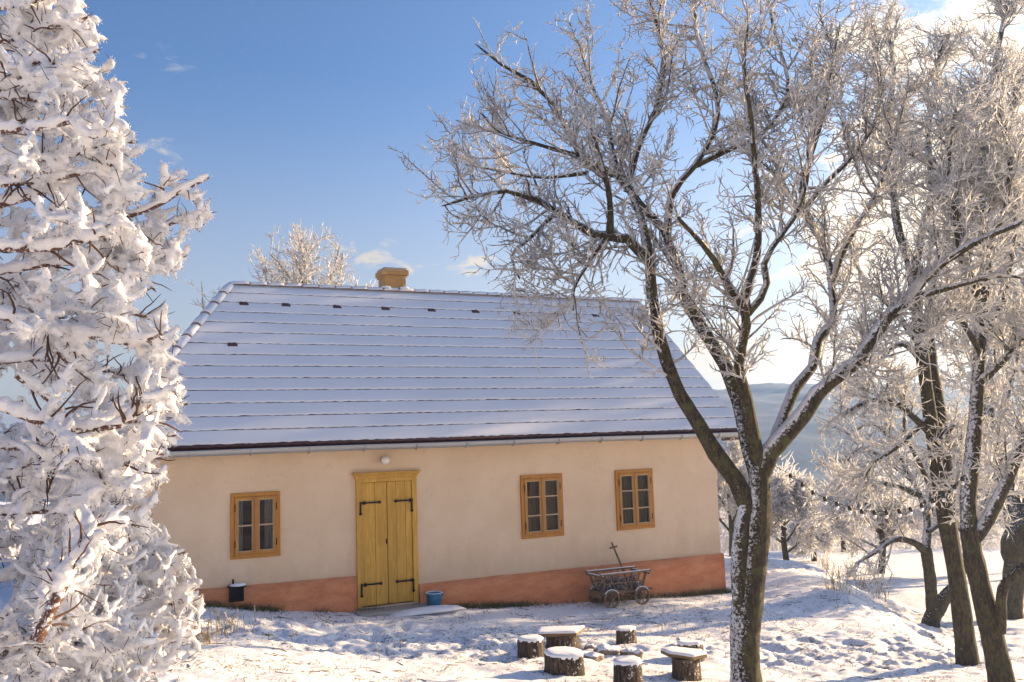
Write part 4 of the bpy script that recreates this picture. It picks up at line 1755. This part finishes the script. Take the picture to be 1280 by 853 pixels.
LA([(1222, 480), (1250, 455), (1280, 420), (1310, 395)], .1, -.4, 6, 2.5)
LA([(1226, 440), (1200, 400), (1180, 390), (1160, 420)], .1, -.6, 4, 1.6)
LA([(1232, 310), (1255, 260), (1262, 190), (1245, 120)], .2, -.3, 5, 1.8)
tree('forked_tree', 'thick forked frosted tree close at the right border of the picture', 'tree', trB, L,
     lv(200, 1400, 7000, (.4, 1.0), (.2, .55), (.07, .25), .011, .0068, .0045, n4=4000), 32, bark='bark_frosty', fr=(.3, 1.0, .0038))

# C: bulging old trunk behind them
tcm = hit(1262, 772)
YC = tcm[1]
SCc = FPX/YC
trC = [resample([(*(tcm+np.array([0, 0, -.2])), 15/SCc), (*at(1265, 745, YC), 13/SCc), (*at(1271, 705, YC), 15/SCc), (*at(1272, 680, YC), 19/SCc), (*at(1282, 655, YC), 15/SCc), (*at(1300, 620, YC), 13/SCc)], 16)]
L = []
LA = lambda pts, y0, y1, r0, r1: L.append(limb(pts, YC+y0, YC+y1, r0/SCc, r1/SCc))
LA([(1278, 668), (1268, 630), (1258, 585), (1243, 551), (1236, 505), (1240, 440), (1230, 380)], 0, .8, 9, 3)
LA([(1298, 622), (1320, 560), (1310, 480), (1296, 400), (1305, 300)], 0, .5, 9, 3)
LA([(1272, 690), (1245, 560), (1228, 500), (1222, 420), (1215, 340), (1190, 260)], .2, 1.2, 8, 3)
LA([(1262, 600), (1250, 540), (1262, 480), (1275, 420), (1285, 330)], .1, 1.4, 6, 2)
tree('gnarled_tree', 'gnarled frosted tree with a bulging trunk, behind the forked tree', 'tree', trC, L,
     lv(80, 420, 1500, (.4, 1.0), (.25, .6), (.08, .28), .011, .0068, .0045, up=.35), 33, bark='bark_frosty', fr=(.3, 1.0, .005))

# D: arching orchard tree
tdm = hit(1163, 783)
YD = tdm[1]
SD = FPX/YD
trD = [resample([(*(tdm+np.array([0, 0, -.2])), 11/SD), (*at(1164, 775, YD), 10/SD), (*at(1178, 752, YD), 8.5/SD), (*at(1190, 735, YD), 6/SD)], 16),
       resample([(*at(1166, 770, YD), 8/SD), (*at(1164, 740, YD), 7/SD), (*at(1161, 710, YD), 7/SD), (*at(1157, 686, YD), 6.5/SD)], 16)]
L = []
LA = lambda pts, y0, y1, r0, r1: L.append(limb(pts, YD+y0, YD+y1, r0/SD, r1/SD))
LA([(1158, 692), (1148, 682), (1135, 676), (1117, 675), (1095, 690), (1070, 705)], 0, -.8, 5, 1.6)
LA([(1157, 690), (1159, 665), (1158, 645), (1150, 620), (1135, 590), (1110, 560)], 0, .8, 5.5, 1.8)
LA([(1158, 650), (1165, 620), (1150, 580), (1130, 540), (1135, 500)], .1, -.5, 4, 1.6)
LA([(1150, 620), (1110, 605), (1080, 610), (1060, 630), (1045, 650)], .3, -.3, 3.5, 1.4)
LA([(1140, 600), (1100, 570), (1075, 560), (1055, 580)], .5, 1.4, 3.5, 1.4)
LA([(1190, 737), (1205, 715), (1210, 680), (1225, 640), (1240, 600)], 0, .4, 4, 1.6)
LA([(1135, 590), (1105, 540), (1085, 530), (1060, 545)], .7, .2, 3, 1.3)
LA([(1160, 665), (1195, 640), (1215, 610), (1225, 570)], .0, 1.0, 3.5, 1.4)
tree('arching_tree', 'low arching orchard tree with drooping white twigs beneath the string of lights', 'tree', trD, L,
     lv(100, 560, 1400, (.6, 1.4), (.25, .8), (.1, .35), .012, .008, .006, up=-.05), 34, bark='bark_frosty', frost_mat='rime', fr=(.4, 1.1, .004))


def far_tree(px, py, Yh, hgt, seed, label, name='frosted_tree', spread=.9, n=9, lev=None, r=.11, fr=(.3, 1.5, .008), group='frosted orchard trees beyond the bank', lean=(0, 0), rise=.75, ratio=.42):
    rng = np.random.default_rng(seed)
    if Yh is None:
        p = hit(px, py)
    else:
        p = at(px, py, Yh)
        p[2] = float(ground(p[0], p[1], False))
    top = p+np.array([lean[0]*hgt, lean[1]*hgt, hgt*.62])
    tr_ = [resample([(*(p+np.array([0, 0, -.2])), r*1.25), (*p, r), (*(p*.5+top*.5+rng.normal(0, .08, 3)*np.array([1, 1, 0])), r*.75), (*top, r*.4)], 16)]
    lb = auto_limbs(p, top, r, r*.4, n, spread, rise, hgt*ratio, rng, t0=.28)
    return tree(name, label, 'tree', tr_, lb, lev or lv(110, 900, 3600, (.5*hgt/4, 1.0*hgt/4), (.25, .6), (.1, .3), .012, .010, .009), seed,
                bark='bark_frosty', fr=fr, group=group, snow=False)


far_tree(985, 700, 30, 3.5, 41, 'white frosted tree just right of the big trunk, with a short dark double stem', spread=1.1, fr=(.3, 1.6, .011))
far_tree(915, 700, 31, 4.0, 42, 'thin frosted tree seen between the cottage corner and the big trunk', spread=.7, fr=(.3, 1.4, .009))
far_tree(1018, 702, None, 1.9, 43, 'small rounded frosted tree in the gap right of the double stemmed white tree', spread=1.2, fr=(.3, 1.6, .012))
far_tree(1100, 690, 30, 3.2, 44, 'tall frosted tree showing above the drooping end of the arching tree', spread=1.0, fr=(.3, 1.6, .012))
far_tree(1215, 690, 27, 4.8, 45, 'frosted tree behind the gap between the two right hand trunks', spread=1.0, fr=(.3, 1.6, .011))
far_tree(1275, 690, 30, 4.6, 46, 'frosted tree at the right border behind the gnarled trunk', spread=1.0, fr=(.3, 1.6, .011))
far_tree(1055, 690, 40, 3.1, 47, 'distant frosted tree beyond the lights, under the dark hill', spread=1.1, fr=(.3, 1.7, .016), r=.1)
# one tall tree added past the right border to shade the cottage roof
for (px, Yh, hh, sd, lab) in ((1358, 29.3, 19.0, 53, 'very tall frosted tree cut by the right border, added to shade the cottage roof'),):
    far_tree(px, 640, Yh, hh, sd, lab, name='roof_shade_tree', spread=.9, n=36, r=.19, fr=(.3, 1.0, .016), group=None, ratio=.30,
             lev=lv(700, 5200, 16000, (.8, 2.4), (.4, 1.1), (.15, .5), .02, .013, .011, n4=0))
# behind the cottage roof
far_tree(392, 560, 27, 11.0, 61, 'broad sunlit frosted tree crown rising behind the roof ridge left of the chimney', name='tree_behind_roof', spread=.85, n=34, r=.16, fr=(.3, 1.0, .006), group=None, ratio=.37, rise=1.3,
         lev=lv(260, 1900, 5200, (.7, 1.7), (.35, .9), (.15, .4), .016, .011, .009, up=.45))
far_tree(265, 560, 26, 9.4, 62, 'small frosted tree tip showing left of the roof hip', name='tree_behind_roof', spread=.5, n=8, r=.08, fr=(.3, 1.2, .010), group=None, ratio=.35, rise=1.2,
         lev=lv(40, 160, 400, (.5, 1.0), (.3, .6), (.1, .3), .012, .010, .009, up=.3))

# far wood: one mass of pale crowns at the foot of the hill
rng = np.random.default_rng(71)
Pn = []
for k in range(260):
    Y = rng.uniform(42, 120)
    X = Y*rng.uniform(.18, .62)
    z = float(ground(X, Y, False))
    hh = rng.uniform(2.6, 5.0)
    n_ = 150
    a = rng.random(n_)*6.283
    q = rng.random(n_)
    rad = hh*.42*np.sin(np.pi*np.clip(q*.85+.12, 0, 1))*np.sqrt(rng.random(n_))
    st_ = np.stack([X+rad*np.cos(a), Y+rad*np.sin(a), z+hh*(.12+.88*q)], 1)
    dd = np.stack([np.cos(a)*.7, np.sin(a)*.7, .6+rng.random(n_)*.6], 1)
    l = rng.uniform(.25, .6, n_)[:, None]
    Pn.append(np.stack([st_, st_+dd*l*.5+rng.normal(0, .05, (n_, 3)), st_+dd*l+rng.normal(0, .12, (n_, 3))], 1))
Pn = np.concatenate(Pn)
o = mesh_np('distant_wood', [tubes_raw(Pn, np.full(Pn.shape[:2], .035)*np.array([[1, .8, .3]]), 4)], 'rime')
tag(o, kind='stuff')

# --- the rime laden tree on the left
rg = np.random.default_rng(9)
def LL(pts, y0, y1, r0, r1):
    return limb(pts, y0, y1, r0, r1)
lf = []
for (pts, y0, y1, r0, r1) in (
    ([(-30, 130), (20, 100), (47, 76), (80, 82), (125, 62)], 5.6, 5.4, .022, .008),
    ([(22, 98), (30, 50), (40, 2), (50, -30)], 5.6, 5.8, .014, .007),
    ([(-30, 166), (60, 160), (85, 152), (115, 172), (140, 165)], 5.4, 5.2, .02, .008),
    ([(-20, 232), (50, 228), (110, 215), (145, 205)], 5.8, 5.5, .016, .008),
    ([(-20, 262), (60, 240), (100, 228), (150, 270), (200, 256), (225, 241), (262, 222)], 6.0, 5.8, .024, .008),
    ([(200, 256), (205, 232), (206, 206)], 5.85, 5.75, .011, .006),
    ([(-20, 310), (60, 312), (110, 300), (150, 288)], 5.0, 4.8, .02, .009),
    ([(-20, 390), (40, 406), (60, 412), (110, 420), (160, 430), (205, 418)], 5.2, 5.0, .024, .008),
    ([(45, 410), (90, 460), (122, 498), (150, 520)], 5.2, 5.6, .017, .008),
    ([(20, 470), (60, 500), (82, 535), (115, 585), (120, 605)], 5.0, 5.4, .016, .007),
    ([(-10, 505), (40, 525), (75, 536), (135, 535), (165, 525), (200, 492)], 4.9, 4.8, .022, .012),
    ([(80, 535), (110, 578), (160, 578), (205, 568)], 5.0, 5.0, .014, .008),
    ([(25, 500), (60, 570), (90, 610), (130, 640), (175, 660)], 5.2, 5.8, .018, .007),
    ([(-20, 60), (60, 35), (110, 22)], 5.8, 5.6, .018, .008),
    ([(-20, 15), (50, 0), (85, -15)], 5.7, 5.6, .018, .008),
    ([(-20, 345), (80, 330), (160, 335), (195, 365)], 6.2, 6.2, .018, .008),
    ([(60, 365), (130, 385), (190, 400), (222, 430)], 6.1, 6.3, .016, .008),
    ([(-20, 455), (60, 450), (150, 468), (200, 470), (226, 478)], 5.9, 6.2, .018, .008),
    ([(120, 500), (180, 520), (215, 510), (236, 505)], 5.7, 5.8, .014, .008),
    ([(-20, 600), (60, 590), (130, 600), (195, 590)], 5.8, 6.0, .02, .008),
    ([(-20, 560), (50, 560), (120, 552), (180, 545), (222, 545)], 6.1, 6.3, .018, .008),
    ([(-20, 645), (70, 640), (140, 655), (185, 668)], 5.6, 6.1, .02, .008),
    ([(60, 260), (110, 280), (170, 320), (205, 335)], 6.3, 6.4, .016, .008),
    ([(-20, 120), (60, 125), (110, 110), (140, 118)], 6.2, 6.1, .016, .008),
    ([(-20, 200), (70, 200), (130, 180), (172, 178)], 6.3, 6.1, .018, .008),
    ([(130, 300), (190, 290), (230, 275), (250, 290)], 6.0, 6.0, .013, .007),
    ([(45, 802), (75, 740), (100, 690), (116, 650)], 4.3, 4.5, .030, .022),
    ([(-60, 150), (-20, 190), (25, 205), (60, 190)], 6.6, 6.5, .018, .008),
    ([(-60, 320), (-20, 280), (20, 285), (60, 300)], 6.6, 6.5, .018, .008),
    ([(-60, 420), (-20, 360), (30, 350), (70, 375)], 6.7, 6.6, .018, .008),
    ([(-60, 500), (-20, 470), (20, 440), (60, 430)], 6.6, 6.5, .018, .008),
    ([(-60, 560), (-20, 540), (20, 560), (70, 550)], 6.8, 6.6, .018, .008),
    ([(-60, 640), (-20, 610), (30, 620), (70, 600)], 6.8, 6.6, .018, .008),
    ([(-60, 720), (-20, 680), (30, 670), (80, 690)], 6.6, 6.5, .018, .008),
    ([(-60, 60), (-20, 90), (20, 150), (50, 130)], 6.4, 6.4, .018, .008),
    ([(-60, 260), (-10, 330), (30, 400), (50, 470)], 6.9, 6.9, .018, .008),
    ([(-60, 20), (-10, 30), (40, 70), (80, 100)], 6.4, 6.3, .018, .008),
):
    lf.append(LL(pts, y0, y1, r0, r1))
# trunk stands just outside the left border
bx_ = at(-95, 700, 5.9)
bz = float(ground(bx_[0], bx_[1], False))
tl_ = [resample([(bx_[0], 5.9, bz-.2, .19), (bx_[0], 5.9, bz+.1, .17), (*at(-85, 500, 5.9), .14), (*at(-60, 250, 5.8), .10), (*at(-45, 50, 5.8), .07), (*at(-40, -120, 5.8), .04)], 16)]


def inleft(p):
    """keep the crown's ragged right edge where the photograph has it"""
    y = p[:, 1]
    px = 640+FPX*p[:, 0]/y
    py = 545-FPX*(p[:, 2]-CZ)/y-.03*(px-640)
    edge = np.interp(py, [-60, 10, 60, 150, 190, 215, 260, 300, 330, 400, 480, 520, 570, 620, 680, 720, 800, 860],
                     [100, 120, 150, 160, 190, 262, 270, 240, 225, 228, 235, 238, 226, 200, 190, 170, 150, 120])
    return (px < edge) & (px > -60) & (py > -80)


tree('rime_laden_tree', 'tree thickly laden with white rime hanging in from the left border', 'tree', tl_, lf,
     [dict(src=[0], n=430, Lr=(.18, .55), ang=(25, 75), up=.02, k=7, jit=.2, rmul=.6, tmin=.25, rcap=.010, rmin=.006, fr=(.7, .012, .024, 10), bias=(0, .35, 0)),
      dict(src=[1], n=2300, Lr=(.08, .24), ang=(30, 80), up=-.10, k=6, jit=.28, rmul=.6, tmin=.15, rcap=.006, rmin=.004, fr=(.5, .010, .022, 9), bias=(0, .2, 0)),
      dict(src=[1, 2], n=7000, Lr=(.03, .10), ang=(35, 90), up=-.35, k=4, jit=.3, rmul=.7, tmin=.1, rcap=.004, rmin=.003, fr=(.2, .008, .014, 8)),
      dict(src=[0, ], n=330, Lr=(.12, .42), ang=(30, 75), up=-.02, k=7, jit=.16, rmul=.6, tmin=.05, rcap=.008, rmin=.005, fr=None, bias=(.15, -.25, 0)),
      dict(src=[1], n=1300, Lr=(.06, .2), ang=(30, 80), up=-.05, k=4, jit=.25, rmul=.6, tmin=.05, rcap=.005, rmin=.0035, fr=None, bias=(0, -.4, 0))],
     81, bark='reddish_bark', frost_mat='heavy_rime', spikes=360000, twig_mat='bare_twig', keep=inleft, limbname='branch', heavy=.012)

# shrub at the tree's foot, reaching over the snow
ls = []
for (pts, y0, y1, r0, r1) in (
    ([(40, 900), (90, 830), (140, 785), (200, 752), (244, 735)], 5.9, 6.4, .018, .007),
    ([(60, 905), (120, 845), (180, 815), (225, 800), (252, 792)], 6.0, 6.6, .016, .007),
    ([(20, 880), (80, 800), (130, 740), (190, 705), (232, 690)], 6.1, 6.6, .018, .007),
    ([(-20, 860), (50, 780), (110, 720), (150, 690), (180, 670)], 6.3, 6.8, .018, .007),
    ([(-30, 800), (40, 745), (90, 720), (140, 700)], 5.6, 5.8, .018, .007),
    ([(-30, 840), (20, 812), (52, 798), (80, 770)], 5.0, 4.9, .022, .010),
    ([(30, 900), (100, 870), (170, 845), (215, 838)], 5.8, 6.2, .016, .007),
    ([(0, 870), (60, 820), (110, 800), (150, 790)], 5.3, 5.5, .016, .007),
    ([(-20, 740), (40, 700), (90, 690), (150, 720), (170, 740)], 6.2, 6.4, .016, .007),
):
    ls.append(LL(pts, y0, y1, r0, r1))
sb = at(10, 905, 5.9)
sb[2] = float(ground(sb[0], sb[1], False))
ts_ = [resample([(sb[0], sb[1], sb[2]-.15, .05), (sb[0], sb[1], sb[2]+.05, .045), (sb[0]+.03, sb[1], sb[2]+.25, .03), (sb[0]+.05, sb[1], sb[2]+.4, .02)], 16)]


def inshrub(p):
    y = p[:, 1]
    px = 640+FPX*p[:, 0]/y
    py = 545-FPX*(p[:, 2]-CZ)/y-.03*(px-640)
    edge = np.interp(py, [600, 650, 690, 740, 800, 830, 860], [180, 200, 236, 256, 262, 225, 180])
    return (px < edge) & (py > 590)


tree('frosted_shrub', 'low shrub of rime coated twigs spreading over the snow at lower left', 'shrub', ts_, ls,
     [dict(src=[0], n=300, Lr=(.2, .6), ang=(20, 70), up=.05, k=7, jit=.2, rmul=.6, tmin=.1, rcap=.009, rmin=.005, fr=(.75, .010, .022, 9)),
      dict(src=[1], n=1700, Lr=(.08, .28), ang=(25, 75), up=.02, k=6, jit=.28, rmul=.6, tmin=.05, rcap=.006, rmin=.004, fr=(.6, .008, .017, 8)),
      dict(src=[1, 2], n=5000, Lr=(.03, .10), ang=(30, 90), up=-.06, k=4, jit=.3, rmul=.7, tmin=.05, rcap=.004, rmin=.003, fr=(.2, .005, .010, 6)),
      dict(src=[1], n=700, Lr=(.06, .2), ang=(30, 80), up=.0, k=4, jit=.25, rmul=.6, tmin=.05, rcap=.005, rmin=.0035, fr=None)],
     82, bark='reddish_bark', frost_mat='heavy_rime', spikes=150000, twig_mat='bare_twig', keep=inshrub, limbname='branch', heavy=.010)

# ------------------------------------------------------------------ string of lights
spx = [(968, 585), (988, 596), (1003, 607), (1016, 617), (1031, 625), (1046, 631), (1062, 636.5), (1077, 640.5), (1093, 642), (1108, 642), (1124, 640.5), (1138, 638), (1152, 633), (1166, 627), (1179, 621), (1193, 610), (1203, 600), (1216, 585)]
pts = [at(x, y-2.5, YT+.12+(YB-.1-YT-.12)*(x-968)/(1216-968)) for x, y in spx]
sl = empty('string_of_lights', 'sagging black cable of white bulbs strung from the big tree to the right hand trees', 'string lights', pts[0])
cb = resample([(*(p-pts[0]), .006) for p in pts], 60)
g = MB()
g.tube(cb[:, :3], .0035, 6)
g.build('cable', 'socket', sl, True)
for i, p in enumerate(pts[1:-1]):
    c = p-pts[0]
    g = MB()
    g.lathe([(0, 0.012), (.014, .012), (.020, -.008), (.020, -.036), (0, -.036)], c, 10)
    so = g.build('socket', 'socket', sl, True)
    g = MB()
    g.lathe([(.010, 0)]+[(.019*math.sin(a), -.019+.019*math.cos(a)-.003) for a in np.linspace(.5, math.pi-.05, 8)], c+np.array([0, 0, -.036]), 12)
    g.build('bulb', 'bulb_glass', so, True)

# ------------------------------------------------------------------ weeds, grass, litter
rng = np.random.default_rng(91)
weed_spots = [(1078, 738, 'tall dry weed with pale stalks on the bank right of the big trunk'), (1062, 722, 'dry weed just left of the tallest stalks on the bank'),
              (1100, 748, 'short dry weed at the right end of the bank'), (1030, 712, 'sparse dry weed on the crest of the snowy bank'),
              (1090, 718, 'bushy dry weed behind the bank under the arching tree'), (258, 806, 'bunch of dry grass stalks beside the frosted shrub'),
              (286, 790, 'few thin dry stalks in the snow near the wall vent'), (1045, 738, 'low frosty weed on the sunny face of the bank')]
for (px, py, lab) in weed_spots:
    p = hit(px, py)
    n_ = 26
    hh = .55 if px > 400 else .28
    P0 = rng.normal(0, .10, (n_, 3))*np.array([1, 1, 0])
    d = rng.normal(0, .25, (n_, 3))
    d[:, 2] = 1
    l = rng.uniform(.35, 1, n_)[:, None]*hh
    Pw = np.stack([P0, P0+d*l*.5+rng.normal(0, .02, (n_, 3)), P0+d*l+rng.normal(0, .05, (n_, 3))], 1)
    Pw[:, 0, 2] = -.06
    C, RR = grow(Pw, np.full(Pw.shape[:2], .004), 60, (.05, .18), (25, 60), .2, rng, k=3, rmin=.003)
    o = mesh_np('dry_weed', [tubes_raw(Pw, np.full(Pw.shape[:2], .0045), 4), tubes_raw(C, RR, 4)], 'dry_stem')
    o.location = p
    tag(o, lab, 'weed', 'dry weeds in the snow')

# grass at the foot of the wall and poking through the snow
n_ = 5200
s_ = rng.uniform(SL, SR+.1, n_)
b_ = -.09-np.abs(rng.normal(0, .10, n_))
clump = fbm(s_, b_*0, .55, 3)
kp = clump > rng.uniform(-.35, .35, n_)-.22*(s_ > -1.4)+.1
s_, b_ = s_[kp], b_[kp]
X = s_*math.cos(TH)-b_*math.sin(TH)
Yg = HY+s_*math.sin(TH)+b_*math.cos(TH)
n2_ = 5200
X2 = rng.uniform(-4.5, 7.2, n2_)
Y2 = rng.uniform(9.0, 20.0, n2_)
kp = (fbm(X2, Y2, .6, 3) > rng.uniform(.02, .45, n2_)) & (toS(X2, Y2)[1] < -.2)
X = np.r_[X, X2[kp]]
Yg = np.r_[Yg, Y2[kp]]
hgt = np.r_[rng.uniform(.03, .13, len(s_)), rng.uniform(.02, .07, kp.sum())]
Zg = ground(X, Yg)-.015
P0 = np.stack([X, Yg, Zg], 1)
d = rng.normal(0, .55, (len(X), 3))
d[:, 2] = 1
Pw = np.stack([P0, P0+d*hgt[:, None]*.55, P0+d*hgt[:, None]+rng.normal(0, .015, (len(X), 3))], 1)
o = mesh_np('grass', [tubes_raw(Pw, np.broadcast_to(np.array([[.004, .0035, .001]]), Pw.shape[:2]).copy(), 3)], 'grass_blade')
tag(o, kind='stuff')
# dry straw showing through the snow
n_ = 26000
X = rng.uniform(-4.8, 7.6, n_)
Yg = rng.uniform(8.8, 21.0, n_)
kp = (fbm(X, Yg, .45, 4, .6)+.35*fbm(X, Yg, 3., 2) > rng.uniform(-.02, .5, n_)) & (toS(X, Yg)[1] < -.25)
X, Yg = X[kp], Yg[kp]
hgt = rng.uniform(.015, .06, len(X))
P0 = np.stack([X, Yg, ground(X, Yg)-.012], 1)
d = rng.normal(0, .9, (len(X), 3))
d[:, 2] = .8
Pw = np.stack([P0, P0+d*hgt[:, None]*.55, P0+d*hgt[:, None]+rng.normal(0, .012, (len(X), 3))], 1)
o = mesh_np('dry_straw', [tubes_raw(Pw, np.broadcast_to(np.array([[.0032, .003, .001]]), Pw.shape[:2]).copy(), 3)], 'straw')
tag(o, kind='stuff')
# fallen twigs
Pf = []
for k in range(260):
    x = rng.uniform(-4, 6.5)
    y = rng.uniform(9.5, 18.5)
    if toS(x, y)[1] > -.3:
        continue
    a = rng.random()*6.28
    l = rng.uniform(.03, .12)
    q = np.array([[x-l*math.cos(a), y-l*math.sin(a)], [x, y], [x+l*math.cos(a+.3), y+l*math.sin(a+.3)]])
    z = ground(q[:, 0], q[:, 1])+.004
    Pf.append(np.c_[q, z])
Pf = np.array(Pf)
o = mesh_np('fallen_twigs', [tubes_raw(Pf, np.full(Pf.shape[:2], .0045), 4)], 'twig_bark')
tag(o, kind='stuff')
